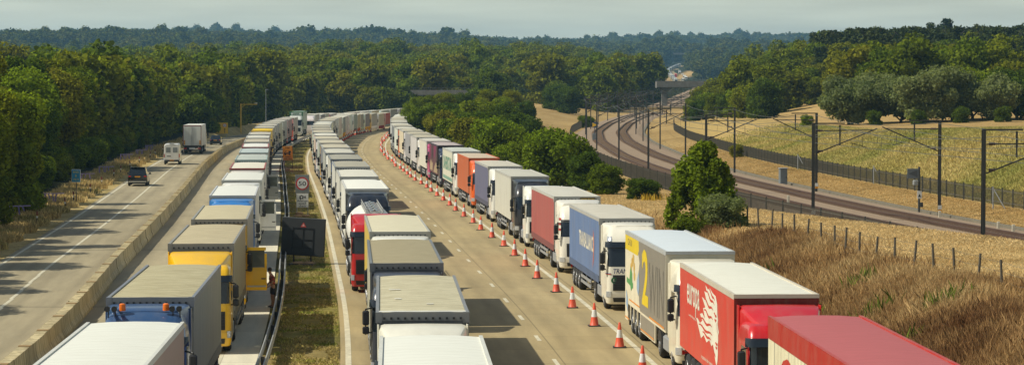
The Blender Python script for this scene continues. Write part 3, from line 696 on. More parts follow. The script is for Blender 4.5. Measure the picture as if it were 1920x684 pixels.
HYPH = {}
def lorry(D, off, cab='tall', cc=(225, 222, 210), kind='curtain', side=(215, 212, 200), front=(190, 190, 185), roof=(214, 210, 196), rail=(150, 152, 154),
          label='', group='lorries queueing on the motorway', lod=0, ln=13.6, h=4.0, dirt=.5, doors=True, gap=2.95, trailer=True, rough_cab=.28, ss=False, yaw=0.0, name='lorry'):
    p = along(C, D, off); p.z = zfar(D) + .008
    p2 = along(C, D + 14, off); th = math.atan2(p2.x - p.x, p2.y - p.y)
    root = empty(name, p, -th + yaw, label, 'lorry', group)
    P = paint(cc, rough_cab); body, parts, ch = cab_meshes(cab)
    cabo = put('cab', body, root, P)
    keep = {0: None, 1: {'windscreen', 'side_window', 'sun_visor', 'grille', 'bumper', 'headlight', 'mirror', 'wind_deflector', 'fuel_tank'}, 2: {'windscreen', 'wind_deflector', 'side_window'}}[lod]
    for n, me, mk in parts:
        if keep is not None and n not in keep: continue
        if n == 'door' and not doors: continue
        put(n, me, cabo if n not in ('fuel_tank', 'mudguard') else root, P if mk == 'PAINT' else M[mk])
    if lod < 2: put('chassis', ch, root)
    W = [(-1.06, 1.42, .32), (1.06, 1.42, .32), (-.95, 5.05, .56), (.95, 5.05, .56)]
    tb = None
    if trailer:
        if kind == 'tank':
            me, ps = tank_meshes(ln); tb = put('tank', me, root, panel(side), loc=(0, gap, 0))
            for n, m2, mk in ps: put(n, m2, tb)
        else:
            me, ps = trailer_meshes(kind, ln, h)
            sm_ = curtain_mat(side) if kind == 'curtain' else panel(side)
            tb = put('trailer', me, root, [sm_, panel(front), panel(front)], loc=(0, gap, 0))
            for n, m2, mk in ps:
                if lod == 2 and n not in ('roof',): continue
                if lod == 1 and n not in ('roof', 'top_rail', 'header_rail', 'side_guard', 'trailer_frame'): continue
                if n == 'header_rail': put(n, m2, tb, [panel(rail), M['black']]); continue
                put(n, m2, tb, {'ROOF': roof_mat(roof, dirt), 'RAIL': panel(rail), 'SIDE': panel(side), 'STRAP': hem_mat(side)}.get(mk, M.get(mk)))
        e = ln - 13.6
        for y in (9.15 + e, 10.46 + e, 11.77 + e):
            if kind == 'skirted': y += -.55
            for x in (-1.06, 1.06): W.append((x, y + gap, .38))
    if lod == 2: W = [q for q in W if q[0] < 0 or q[1] < 2]
    add_wheels(root, W, rims=(lod == 0))
    return root, cabo, tb

def open_door(cabo, c, hingey=.42, lab=None):
    b = MB()
    b.box(1.25, 2.2, hingey, hingey + .07, .95, 1.98, bev=.02)
    for x0, x1, z0, z1 in ((1.25, 1.36, 1.98, 2.95), (2.10, 2.20, 1.98, 2.6), (1.36, 2.16, 2.74, 2.88)): b.box(x0, x1, hingey + .005, hingey + .065, z0, z1)
    d = put('open_door', b.me('open_door', M['white']), cabo, paint(c))
    b = MB(); b.box(1.362, 2.098, hingey + .025, hingey + .045, 1.985, 2.848); put('side_window', b.me('side_window', plain('door_glass', (0.10, 0.11, 0.09), 0.1, spec=.6)), d)
    b = MB(); b.box(1.95, 2.15, hingey - .02, hingey - .001, 1.45, 1.5); put('door_handle', b.me('door_handle', M['black']), d)
    b = MB(); b.box(1.3, 2.16, hingey - .012, hingey - .001, 1.10, 1.17); put('trim_strip', b.me('trim_strip', plain('door_trim', (.45, .45, .42), .5)), d)

RQ, CQ, LQ = 5.65, -5.75, -13.42
GR, GC, GL = 'lorries queueing along the hard shoulder', 'lorries queueing beside the grassy central reserve', 'lorries queueing in the lane behind the crash barrier'
W1, W2, W3 = (226, 224, 212), (206, 203, 190), (190, 186, 170)

# --- hard shoulder queue, from the front
root, cabo, tb = lorry(53.4, 5.2, 'square', (170, 24, 22), 'curtain', (222, 214, 180), (120, 20, 18), (178, 92, 92), (172, 40, 30), 'cream sided lorry with a red roof tinted with sky sheen and red script lettering', GR, dirt=.12, h=4.0)  # roof red lightened to pink, sky reflection put into its colour
for a, b_ in ((0.0, 0.55),):
    side_shape('top_band', [(0, 3.42), (13.6, 3.42), (13.6, 4.0), (0, 4.0)], panel((172, 40, 28)), tb, -1.292, 13.6)
for k in range(5): side_shape('seam', [(1.1 + k * 2.55, 1.2), (1.15 + k * 2.55, 1.2), (1.15 + k * 2.55, 3.42), (1.1 + k * 2.55, 3.42)], M['grey'], tb, -1.279, 13.6)
lettering('Gil', panel((186, 44, 34)), 4.2, 1.75, tb, (-1.284, 12.1, 1.45), 'left', 0.0, 0.5)
root, cabo, tb = lorry(73.9, 5.22, 'square', (196, 16, 24), 'box', (206, 64, 50), (126, 30, 24), (224, 222, 206), (196, 186, 166), 'bright red lorry with a white line drawing of a flowing haired face on its side', GR, dirt=.12)
WH = panel((232, 226, 206)); RD = panel((202, 62, 48))
lettering('europa', WH, 3.35, 1.0, tb, (-1.284, 11.5, 2.48), 'left', .012)
lettering('worldwide group', WH, 1.9, .12, tb, (-1.284, 11.0, 2.36), 'left', 0)
lettering('a passion for logistics', WH, 3.1, .17, tb, (-1.284, 7.6, 1.28), 'left', .004)
face = [(9.6, 1.5), (9.25, 1.75), (8.9, 2.05), (8.5, 1.95), (8.0, 2.1), (7.3, 1.95), (6.6, 2.12), (5.9, 1.95), (5.2, 2.25), (4.6, 2.5), (5.0, 2.52), (5.6, 2.42), (6.2, 2.55), (5.6, 2.72), (6.2, 2.8), (6.9, 2.68), (6.4, 2.98), (7.0, 3.05), (6.5, 3.2), (6.1, 3.32), (6.9, 3.3), (7.3, 3.22), (7.0, 3.42), (6.7, 3.56), (7.3, 3.55), (7.0, 3.78), (7.6, 3.68), (8.1, 3.76), (8.8, 3.66), (9.5, 3.62), (9.85, 3.4), (9.9, 3.1), (10.05, 2.92), (9.95, 2.8), (10.25, 2.56), (10.1, 2.45), (10.12, 2.3), (10.0, 2.1), (10.05, 1.9), (9.95, 1.62), (9.75, 1.45)]
side_shape('face_emblem', face, WH, tb, -1.281, 13.6)
def wavy(u0, v0, u1, v1, amp, n=9, w_=.045):
    top, bot = [], []
    for i in range(n):
        t = i / (n - 1); u = u0 + (u1 - u0) * t; v = v0 + (v1 - v0) * t + amp * math.sin(t * 9)
        ww = w_ * math.sin(math.pi * (0.1 + .8 * t)); top.append((u, v + ww)); bot.append((u, v - ww))
    return top + bot[::-1]
for q in ((5.3, 2.36, 8.7, 2.3, .04), (5.8, 2.6, 8.6, 2.55, .05), (6.7, 2.95, 8.8, 2.8, .05), (6.7, 3.3, 8.9, 3.1, .05), (7.2, 3.6, 9.2, 3.3, .05), (7.9, 3.72, 9.3, 3.45, .03), (6.3, 2.2, 8.4, 2.12, .03), (9.1, 3.06, 9.75, 2.98, .02), (9.45, 2.15, 10.0, 2.14, .015), (9.5, 2.02, 9.9, 2.02, .01), (9.25, 2.86, 9.7, 2.86, .015), (9.75, 2.8, 9.95, 2.48, .01), (8.9, 1.95, 9.5, 1.7, .02), (8.9, 3.3, 8.8, 2.3, .05)):
    side_shape('hair_line', wavy(*q), RD, tb, -1.286, 13.6)
root, cabo, tb = lorry(91.7, 5.26, 'tall', (228, 220, 196), 'skirted', (226, 216, 188), (140, 140, 138), (206, 214, 218), (176, 178, 176), 'cream and grey lorry with a big yellow 2 and grey WIN letters', GR, h=4.1, dirt=.06)
GY = panel((136, 130, 118)); YE = panel((226, 196, 30)); OR = panel((226, 140, 40)); BL = panel((152, 178, 204)); TN = panel((206, 168, 84)); GN = panel((78, 150, 84)); DK = panel((104, 100, 92))
side_shape('grey_panel', [(5.0, 1.6), (5.4, 1.2), (13.55, 1.2), (13.55, 4.02), (5.0, 4.02), (4.7, 3.5), (5.2, 3.1), (4.8, 2.6), (5.1, 2.1)], GY, tb, -1.279, 13.6)
side_shape('grey_skirt', [(5.65, .46), (10.2, .46), (10.2, 1.11), (5.65, 1.11)], GY, tb, -1.279, 13.6)
side_shape('yellow_panel', [(.06, 3.35), (4.6, 3.35), (5.0, 3.6), (4.85, 4.02), (.06, 4.02)], YE, tb, -1.281, 13.6)
lettering('CH-50', DK, 1.5, .26, tb, (-1.285, 12.6, 3.58), 'left')
lettering('2', YE, 2.1, 2.2, tb, (-1.287, 7.5, 1.55), 'left', .03)
lettering('WIN', DK, 4.6, 1.9, tb, (-1.284, 5.2, 1.45), 'left', 0)
for (cx, cz) in ((2.6, 2.95), (3.0, 3.12), (3.3, 2.8), (3.4, 2.45), (2.2, 2.7)): side_shape('fruit_mark', [(cx + .3 * math.cos(t), cz + .2 * math.sin(t)) for t in np.linspace(0, 6.28, 11)[:-1]], TN, tb, -1.282, 13.6)
side_shape('leaf_mark', [(1.6, 2.2), (2.0, 2.75), (2.6, 2.5), (2.7, 1.9), (2.2, 1.75), (1.9, 1.95)], GN, tb, -1.283, 13.6)
side_shape('green_strip', [(.6, 2.0), (2.9, 1.9), (2.9, 2.12), (.6, 2.22)], GN, tb, -1.285, 13.6)
for q in ([(4.3, 2.0), (4.9, 1.75), (5.2, 2.2), (5.0, 2.75), (4.6, 2.5), (4.4, 2.4)], [(.3, 1.1), (1.0, .8), (1.1, 1.2), (.8, 1.5), (.5, 1.7)]): side_shape('blue_splash', q, BL, tb, -1.288, 13.6)
for q in ([(1.6, 1.32), (5.3, 1.32), (5.3, 1.38), (1.6, 1.38)], [(8.6, 1.22), (13.2, 1.22), (13.2, 1.29), (8.6, 1.29)], [(.1, .5), (1.6, .5), (1.6, .56), (.1, .56)], [(5.7, .5), (10.1, .5), (10.1, .56), (5.7, .56)]): side_shape('orange_line', q, OR, tb, -1.291, 13.6)
root, cabo, tb = lorry(116.2, 5.36, 'tall', (230, 224, 206), 'curtain', (100, 122, 160), (186, 184, 174), (206, 200, 184), (176, 174, 166), 'blue curtain sided lorry with faded white name letters and a white cab', GR, dirt=.25)
lettering('TRANSALLIANCE', panel((220, 214, 196)), 6.6, .74, tb, (-1.284, 8.8, 2.28), 'left', .03)
side_shape('swoosh', [(10.9, 1.55), (11.3, 1.9), (11.5, 2.5), (11.4, 3.1), (11.05, 3.4), (11.2, 2.9), (11.2, 2.3), (11.0, 1.8)], panel((206, 106, 72)), tb, -1.286, 13.6)
lettering('TRANSALLIANCE', plain('navy_letter', (.02, .03, .12), .5), 1.9, .22, cabo, (-.98, -.12, 1.69), 'front', .02, .2)
for z, c in ((1.665, (40, 50, 120)), (1.64, (200, 80, 40))):
    for sx in (3, 15): put('stripe', band('tall', z, z + .035, sx, sx + 5, .02, nz=1).me('stripe', panel(c)), cabo)
b = MB(); b.lathe([(.01, -.004), (.14, -.004), (.14, .01), (.01, .01)], 'y', 18, (-.93, -.005, 1.38)); put('round_badge', b.me('round_badge', plain('badge_green', (.02, .16, .06), .5)), cabo)
lettering('L', M['white'], .09, .14, cabo, (-.965, -.016, 1.31), 'front', .03)
for sx in (5, 14): put('roof_lamp', band('tall', 3.12, 3.34, sx, sx + 3, .03).me('roof_lamp', M['lamp'], 40), cabo)
root, cabo, tb = lorry(138.6, 5.45, 'round', (232, 226, 210), 'curtain', (168, 88, 82), (202, 200, 190), (208, 204, 190), (190, 188, 178), 'faded red curtain sided lorry with a white rounded cab', GR, dirt=.25)
b = MB(); b.box(.15, 1.0, -.07, -.03, 3.78, 3.95); q = put('maker_plate', b.me('maker_plate', plain('plate_brown', (.12, .08, .02), .5)), tb)
lettering('WIELTON', M['yellow'], .74, .1, q, (.2, -.074, 3.815), 'front', .02)
for q in (.0, .3, .55): put('red_flash', band('round', 2.3 + q, 2.42 + q, 3, 6, .024, nz=1).me('red_flash', panel((170, 40, 40))), cabo)
lorry(160.0, 5.55, 'square', (232, 230, 218), label='white tractor unit running without a trailer between two loaded lorries', group=GR, trailer=False)
lorry(168.3, RQ - .1, 'round', (38, 40, 46), 'box', (206, 203, 188), (176, 174, 164), (200, 197, 182), (184, 182, 172), 'plain white box lorry with a dark charcoal cab', GR, dirt=.25)
root, cabo, tb = lorry(188.4, RQ - .1, 'tall', (226, 224, 214), 'curtain', (104, 104, 128), (196, 194, 184), (206, 200, 182), (178, 176, 168), 'lavender blue curtain sided lorry with a white cab', GR, dirt=.25)
root, cabo, tb = lorry(208.6, RQ - .1, 'round', (226, 96, 24), 'box', (190, 96, 54), (150, 66, 30), (206, 186, 160), (196, 92, 44), 'orange lorry, cab and box body all one colour', GR, ln=13.6, dirt=.2)
root, cabo, tb = lorry(228.6, RQ - .1, 'tall', (228, 226, 216), 'box', (214, 211, 190), (188, 188, 180), (196, 198, 188), (186, 186, 178), 'cream lorry with tall faded green capitals on its side', GR, dirt=.2)
lettering('DAHERSTUN', panel((108, 152, 130)), 11.0, 1.25, tb, (-1.284, 12.4, 2.1), 'left', .03)
side_shape('green_band', [(.8, 1.25), (13.0, 1.25), (13.0, 1.55), (.8, 1.55)], panel((120, 160, 142)), tb, -1.284, 13.6)
root, cabo, tb = lorry(249.6, RQ - .1, 'square', (22, 34, 66), 'box', (92, 56, 66), (22, 28, 48), (190, 176, 172), (60, 50, 66), 'dark purple lorry with a navy blue cab and marbled side', GR, lod=1, dirt=.3)
for q in ([(1, 1.3), (5.5, 1.3), (6.2, 2.2), (4.8, 2.0), (3.0, 2.4), (1.6, 2.0)], [(7.2, 1.25), (13.2, 1.25), (13.0, 2.1), (11, 2.3), (9, 1.9)]): side_shape('beige_patch', q, panel((168, 146, 116)), tb, -1.281, 13.6)
for q in ([(.2, 2.6), (2.2, 2.4), (3.0, 3.9), (.2, 3.9)], [(8, 2.5), (9.4, 2.8), (11.6, 3.9), (8.2, 3.9)]): side_shape('purple_patch', q, panel((134, 44, 84)), tb, -1.283, 13.6)
for q in ([(4.6, 2.4), (6.2, 2.6), (6.3, 3.9), (5.0, 3.9)], [(12.0, 2.4), (13.5, 2.2), (13.5, 3.9), (12.2, 3.9)]): side_shape('dark_patch', q, panel((36, 32, 40)), tb, -1.284, 13.6)
lorry(267.6, RQ - .1, 'square', (186, 52, 118), 'box', (214, 210, 194), (190, 188, 180), (204, 200, 186), (190, 188, 180), 'white box lorry with a magenta pink cab', GR, lod=1, dirt=.2)
ORD = ['first', 'second', 'third', 'fourth', 'fifth', 'sixth', 'seventh', 'eighth', 'ninth', 'tenth', 'eleventh', 'twelfth', 'thirteenth', 'fourteenth', 'fifteenth', 'sixteenth', 'seventeenth', 'eighteenth', 'nineteenth', 'twentieth', 'twenty-first', 'twenty-second', 'twenty-third', 'twenty-fourth', 'twenty-fifth', 'twenty-sixth', 'twenty-seventh', 'twenty-eighth', 'twenty-ninth', 'thirtieth']
CN = {'white': W1, 'off white': W2, 'beige': (200, 186, 156), 'grey': (128, 130, 130), 'light grey': (168, 168, 162), 'blue': (34, 62, 132), 'red': (176, 34, 30), 'orange': (214, 92, 24), 'yellow': (214, 160, 24), 'navy': (28, 36, 66), 'cream': (220, 208, 176), 'teal': (40, 110, 112), 'green': (30, 104, 62), 'purple': (84, 60, 110), 'black': (30, 30, 32)}
def queue(D0, step, n, off, grp, anchor, cols, start=1):
    r_ = random.Random(int(D0)); out = []
    for i in range(n):
        cabn, bodn = cols[i % len(cols)]; D = D0 + i * step + r_.uniform(-.6, .6)
        st = ['tall', 'square', 'round'][r_.randrange(3)]; kd = 'box' if r_.random() < .5 else 'curtain'
        c = tuple(int(v * r_.uniform(.94, 1.03)) for v in CN[cabn]); s = tuple(int(v * r_.uniform(.93, 1.03)) for v in CN[bodn])
        rf = [(214, 209, 190), (198, 189, 164), (222, 219, 204), (184, 176, 154)][r_.randrange(4)]
        lb = f'{bodn} lorry, {cabn} cab, {ORD[min(i + start - 1, 29)]} behind the {anchor}'
        lorry(D, off + r_.uniform(-.1, .1), st, c, kd, s, W2, rf, (176, 175, 168), lb, grp, lod=1 if D < 430 else 2, dirt=r_.uniform(.2, .45), ln=13.6, h=r_.choice([4.0, 4.0, 3.95, 3.9]))
queue(285.6, 17.4, 13, RQ - .1, GR, 'lorry with the magenta cab', [('white', 'off white'), ('white', 'light grey'), ('white', 'cream'), ('orange', 'white'), ('white', 'grey'), ('light grey', 'off white'), ('beige', 'beige'), ('white', 'cream'), ('red', 'white')])

# --- queue beside the central reserve
root, cabo, tb = lorry(48.4, -5.3, 'square', W1, 'box', W2, W2, (226, 226, 214), (206, 206, 196), 'white box lorry with a clean white roof, ahead of the patched canvas roof', GC, dirt=.08)
root, cabo, tb = lorry(68.4, -5.42, 'square', (228, 224, 206), 'curtain', (60, 84, 150), (92, 96, 100), (204, 196, 164), (120, 122, 124), 'lorry with a wrinkled beige canvas roof and a blue bodied trailer', GC, dirt=.45)
b = MB(); b.box(-1.2, 1.2, .07, .35, 4.03, 4.034); put('roof_strip', b.me('roof_strip', panel((226, 224, 214))), tb)
for x, y, l in ((-.9, 7.5, .35), (-.75, 4.2, .2), (.15, 2.4, .2)): b = MB(); b.box(x, x + l, y, y + .16, 4.036, 4.042); put('roof_patch', b.me('roof_patch', panel((226, 224, 214))), tb)
lorry(87.6, -5.6, 'square', (58, 62, 70), 'curtain', (176, 172, 150), (92, 98, 106), (168, 156, 122), (104, 108, 112), 'lorry with a brown stained grey canvas roof and a slate grey cab', GC, dirt=.35)
lorry(106.4, -5.4, 'tall', (232, 228, 212), 'curtain', (206, 178, 84), (190, 186, 172), (216, 208, 178), (170, 168, 156), 'lorry with a cream roof and yellow sides, ahead of the white tanker', GC, dirt=.2)
root, cabo, tb = lorry(127.0, -5.95, 'square', (186, 24, 28), 'tank', (228, 226, 216), label='white tanker lorry with a red cab and steel walkway on the tank', group=GC, ln=12.6)
lorry(149.7, CQ, 'tall', (24, 32, 44), 'box', W1, W2, (232, 230, 218), (206, 204, 196), 'white box lorry with a glossy dark navy cab behind the tanker', GC, dirt=.05)
lorry(168.8, CQ, 'tall', W1, 'box', W2, W2, (218, 214, 198), (180, 178, 170), 'white lorry, second behind the tanker', GC, dirt=.2)
lorry(188.0, CQ, 'square', W1, 'curtain', W2, W3, (176, 170, 150), (150, 152, 150), 'beige roofed lorry with a white cab, third behind the tanker', GC, dirt=.3)
lorry(206.5, CQ, 'tall', (60, 90, 140), 'curtain', W3, W3, (168, 164, 148), (130, 132, 132), 'grey roofed lorry with a blue cab, fourth behind the tanker', GC, dirt=.3)
root, cabo, tb = lorry(224.5, CQ - .1, 'tall', (232, 230, 220), 'box', (172, 172, 160), (160, 160, 152), (206, 202, 186), (140, 142, 142), 'grey box lorry with a clean white cab, fifth behind the tanker', GC, dirt=.2)
queue(242.5, 17.8, 22, CQ, GC, 'grey box lorry with the clean white cab', [('white', 'grey'), ('yellow', 'light grey'), ('white', 'beige'), ('red', 'red'), ('white', 'off white'), ('orange', 'beige'), ('white', 'grey'), ('blue', 'light grey'), ('white', 'cream'), ('navy', 'grey'), ('white', 'light grey'), ('white', 'beige'), ('white', 'grey'), ('yellow', 'light grey'), ('white', 'white'), ('white', 'light grey'), ('grey', 'beige'), ('orange', 'grey')])

# --- queue beyond the crash barrier
lorry(52.4, -13.05, 'tall', W1, 'box', (168, 140, 120), W2, (224, 224, 212), (206, 206, 196), 'lorry with a plain white roof and pinkish brown side, ahead of the blue cab', GL, dirt=.08)
root, cabo, tb = lorry(73.7, -13.34, 'tall', (46, 76, 116), 'curtain', (150, 148, 132), (122, 124, 122), (192, 182, 144), (112, 118, 128), 'lorry with a dark blue cab, amber beacons and air horns', GL, dirt=.5)
for x in (-.62, .62):
    b = MB(); b.lathe([(.09, 3.80), (.095, 3.84), (.09, 3.98), (.06, 4.01)], 'z', 14, (x, 1.0, 0)); put('beacon', b.me('beacon', M['orange'], 40), cabo)
    for k in (1, 2):
        xx = x + math.copysign(.2 * k, x); b = MB(); b.lathe([(.085, .62), (.05, .75), (.035, 1.15), (.03, 1.3)], 'y', 12, (xx, 0, 3.88)); b.box(xx - .015, xx + .015, .95, 1.0, 3.6, 3.86); put('air_horn', b.me('air_horn', M['black'], 40), cabo)
for sx in (5, 14): put('roof_lamp', band('tall', 3.08, 3.36, sx, sx + 3, .03).me('roof_lamp', M['lamp'], 40), cabo)
root, cabo, tb = lorry(98.9, -13.36, 'square', (240, 186, 6), 'curtain', (140, 138, 124), (150, 148, 138), (198, 184, 148), (128, 128, 124), 'yellow cabbed lorry with grey curtain sides, in front of the open yellow door', GL, dirt=.4)
root, cabo, tb = lorry(116.8, LQ + .05, 'square', (240, 188, 8), 'curtain', (150, 148, 132), (180, 160, 90), (204, 192, 156), (140, 140, 134), 'yellow cabbed lorry with its door swung open beside the man', GL, dirt=.3)
open_door(cabo, (240, 188, 8))
lorry(141.4, LQ, 'tall', (50, 122, 190), 'box', W2, (196, 196, 190), (226, 226, 216), (186, 188, 188), 'white box lorry with a sky blue cab', GL, dirt=.12)
root, cabo, tb = lorry(163.6, LQ + .05, 'tall', (230, 228, 218), 'box', W2, W2, (222, 222, 210), (206, 206, 198), 'white lorry with its white door swung open, behind the sky blue cab', GL, dirt=.12)
open_door(cabo, (236, 234, 226))
lorry(185.6, LQ, 'tall', (216, 210, 196), 'box', W2, W2, (224, 218, 198), (160, 60, 56), 'cream roofed lorry with dark red corner rails', GL, dirt=.12)
root, cabo, tb = lorry(205.6, LQ, 'square', (206, 210, 206), 'curtain', W2, (150, 170, 164), (186, 192, 182), (150, 170, 164), 'lorry with a pale greenish grey roof and an open grey door', GL, dirt=.2)
open_door(cabo, (150, 152, 146))
lorry(226.6, LQ, 'tall', W1, 'box', W2, W2, (180, 190, 186), (180, 190, 186), 'lorry with a bluish white roof, behind the open grey door', GL, dirt=.1)
lorry(245.6, LQ, 'tall', (60, 130, 196), 'box', W2, W2, (226, 224, 214), (170, 80, 76), 'white roofed lorry with a sky blue cab and faint red rails', GL, lod=1, dirt=.1)
lorry(265.6, LQ, 'tall', W1, 'curtain', W2, W3, (196, 186, 164), (176, 176, 168), 'lorry with a beige canvas roof, behind the white roof with faint red rails', GL, lod=1, dirt=.3)
lorry(284.0, LQ, 'tall', W1, 'box', W2, W2, (220, 218, 206), (186, 186, 178), 'white lorry with a tall white cab, second behind the faint red rails', GL, lod=1)
lorry(303.0, LQ, 'round', W1, 'curtain', (186, 160, 70), W3, (206, 200, 184), (186, 186, 178), 'lorry with a mustard side, just ahead of the yellow topped cab', GL, lod=1)
lorry(325.0, LQ, 'square', (244, 206, 20), 'box', (214, 180, 50), (236, 200, 40), (240, 202, 30), (226, 186, 40), 'all yellow lorry with a broad yellow cab top', GL, lod=1)
lorry(344.0, LQ, 'tall', (226, 190, 90), 'curtain', (190, 180, 150), W3, (200, 194, 176), (180, 178, 168), 'beige lorry with a pale yellow cab', GL, lod=1)
lorry(362.0, LQ, 'tall', W1, 'curtain', (176, 170, 152), W3, (204, 198, 180), (180, 178, 168), 'grey sided lorry with a white cab, behind the pale yellow cab', GL, lod=1)
lorry(380.0, LQ, 'round', (40, 46, 104), 'curtain', (176, 172, 156), W3, (196, 190, 172), (180, 178, 168), 'grey lorry with a blue and purple cab', GL, lod=1)
lorry(398.0, LQ, 'round', W1, 'curtain', (186, 182, 166), W3, (206, 202, 186), (180, 178, 168), 'grey lorry with a rounded white cab, between the purple and the crimson cabs', GL, lod=1)
lorry(416.0, LQ, 'round', (176, 44, 52), 'curtain', (150, 110, 100), W3, (196, 186, 170), (180, 178, 168), 'brownish lorry with a crimson cab', GL, lod=1)
lorry(436.0, LQ, 'tall', (222, 58, 30), 'curtain', (168, 166, 152), W3, (196, 192, 176), (160, 158, 150), 'grey curtain sided lorry with a vivid orange red cab', GL, lod=1)
root, cabo, tb = lorry(491.0, LQ - 1.2, 'tall', (214, 216, 206), 'box', (150, 160, 140), (30, 110, 68), (150, 170, 150), (30, 110, 68), 'green fronted lorry with a white name board above its pale cab', GL, lod=1, h=4.6, yaw=.0)
b = MB(); b.box(-1.0, 1.0, -.05, -.03, 3.98, 4.42); q = put('name_board', b.me('name_board', panel((206, 216, 206))), tb)
lettering('ZEFIR', panel((20, 100, 60)), 1.3, .28, q, (-.65, -.056, 4.06), 'front', .03)
queue(512, 17.8, 12, LQ, GL, 'green fronted lorry', [('white', 'light grey'), ('white', 'grey'), ('blue', 'beige'), ('red', 'white'), ('white', 'grey'), ('yellow', 'grey'), ('white', 'light grey'), ('white', 'white'), ('grey', 'beige'), ('white', 'light grey')])
# ------------------------------------------------------------------ traffic cones
b = MB(); b.box(-.26, .26, -.26, .26, 0, .045, bev=.012); cone_base = b.me('cone_base', plain('cone_foot', (.03, .028, .026), .8), 30)
b = MB(); b.lathe([(.20, .046), (.185, .06), (.128, .40)], 'z', 16, cap=False); cone_low = b.me('cone_body', M['cone'], 40)
b = MB(); b.lathe([(.131, .395), (.084, .70)], 'z', 16, cap=False); cone_band = b.me('sleeve', M['band'], 40)
b = MB(); b.lathe([(.083, .695), (.04, .97), (.03, .985)], 'z', 16); cone_top = b.me('cone_tip', M['cone'], 40)
near_lorry = [(96, 'the grey WIN lettering'), (112, 'the cream and grey lorry'), (130, 'the white cab of the blue lorry'), (150, 'the blue curtain'), (164, 'the faded red lorry'), (184, 'the white tractor unit'), (204, 'the charcoal cab'), (224, 'the lavender lorry'), (244, 'the orange lorry'), (262, 'the cream lorry with green capitals'), (282, 'the dark purple lorry'), (302, 'the magenta cab')]
spot = np.arange(91.7, 560, 8.78); cnt = {}
for i, D in enumerate(spot):
    p = along(C, float(D), (2.8 if D < 140 else 2.95) + random.uniform(-.12, .12)); rz = random.uniform(-.3, .3)
    nm = next((t for lim, t in near_lorry if D < lim), 'the white lorries beyond the magenta cab')
    cnt[nm] = cnt.get(nm, 0) + 1; k = cnt[nm]
    lb = f'red and white cone beside {nm}, {ORD[k - 1]} one there' if nm != 'the white lorries beyond the magenta cab' else f'red and white cone, {ORD[min(k - 1, 29)]} one past the magenta cab'
    root = empty('traffic_cone', (p.x, p.y, p.z + .002), rz, lb, 'traffic cone', 'cones along the hard shoulder line')
    put('cone_base', cone_base, root); put('cone_body', cone_low, root); put('sleeve', cone_band, root); put('cone_tip', cone_top, root)
for i, D in enumerate(np.arange(424, 585, 9.5)):
    p = along(C, float(D), -4.0)
    root = empty('traffic_cone', (p.x, p.y, p.z + .002), 0, f'red and white cone, {ORD[i]} along the far bend beside the central queue', 'traffic cone', 'cones along the bend')
    put('cone_base', cone_base, root); put('cone_body', cone_low, root); put('sleeve', cone_band, root); put('cone_tip', cone_top, root)
p = onground(508, 341); 
b = MB(); b.box(-.35, .35, -.35, .35, 0, .06, bev=.015); fb = b.me('cone_base', M['black'], 30)
b = MB(); b.lathe([(.28, .06), (.20, .5)], 'z', 16, cap=False); f1 = b.me('cone_body', M['cone'], 40)
root = empty('traffic_cone', (p.x - .3, p.y, .006), 0, 'big red cone standing alone by the crash barrier near the open doors', 'traffic cone')
put('cone_base', fb, root); put('cone_body', f1, root)
b = MB(); b.lathe([(.202, .5), (.13, .9)], 'z', 16, cap=False); put('sleeve', b.me('sleeve', M['band'], 40), root)
b = MB(); b.lathe([(.13, .9), (.05, 1.35), (.04, 1.36)], 'z', 16); put('cone_tip', b.me('cone_tip', M['cone'], 40), root)

# ------------------------------------------------------------------ concrete barrier blocks
pr = [(-.36, 0), (-.36, .14), (-.25, .36), (-.20, .86), (.20, .86), (.25, .36), (.36, .14), (.36, 0)]
b = MB(); n = len(pr)
for y0, y1 in ((-1.47, 1.47),):
    vs = [(x, y0, z) for x, z in pr] + [(x, y1, z) for x, z in pr]
    b.add(vs, [(i, i + 1, n + i + 1, n + i) for i in range(n - 1)] + [tuple(range(n)), tuple(reversed(range(n, 2 * n)))])
for y in np.arange(-1.2, 1.3, .4): b.box(-.21, .21, y - .02, y + .02, .8605, .8605 + .012)
barr = b.me('concrete_barrier', M['concrete'])
b = MB(); b.box(-.215, .215, -.16, .16, .864, .89); clip = b.me('lifting_plate', plain('rust_plate', (.32, .2, .08), .7))
D = 70.0; i = 0
while D < 560:
    p = along(C, D, -19.75 + .5 * float(sm(145, 92, D)) + random.uniform(-.02, .02)); th = frame(C, D)
    o = put('concrete_barrier', barr, loc=p, rot=(0, 0, -th + random.uniform(-.006, .006)))
    tag(o, 'sandy concrete barrier block in the long curving chain between the lanes', 'barrier', 'concrete barrier blocks in one chain')
    if i % 2 == 0 and D < 330: put('lifting_plate', clip, o)
    D += 3.0; i += 1

# ------------------------------------------------------------------ crash barrier on the central reserve
root = empty('crash_barrier', along(C, 60, -10.62), 0, 'steel crash barrier with dark posts along the grass of the central reserve', 'crash barrier')
def sweep(cv, prof, D0, D1, st, ofs, zf=None, wob=0.0):
    vs = []; Ds = np.arange(D0, D1 + st / 2, st); n = len(prof)
    for D in Ds:
        for (x, z) in prof:
            p = along(cv, float(D), ofs + x + wob * math.sin(D / 17.0) * math.sin(D / 41.0)); vs.append((p.x, p.y, p.z + z + (zf(p.x, p.y) if zf else 0)))
    fs = [(i*n+k, i*n+(k+1) % n, (i+1)*n+(k+1) % n, (i+1)*n+k) for i in range(len(Ds) - 1) for k in range(n)]
    return vs, fs
wb = [(-.02, .42), (-.05, .50), (-.01, .56), (-.05, .62), (-.02, .72), (.02, .72), (-.01, .62), (.03, .56), (-.01, .50), (.02, .42)]
inv = root.location
for sx in (-.13, .13):
    vs, fs = sweep(C, [(x * (1 if sx < 0 else -1), z) for x, z in wb], 60, 640, 3, -10.62 + sx, wob=.06)
    b = MB(); b.add([tuple(Vector(v) - inv) for v in vs], fs); put('beam', b.me('beam', M['steel'], 40), root)
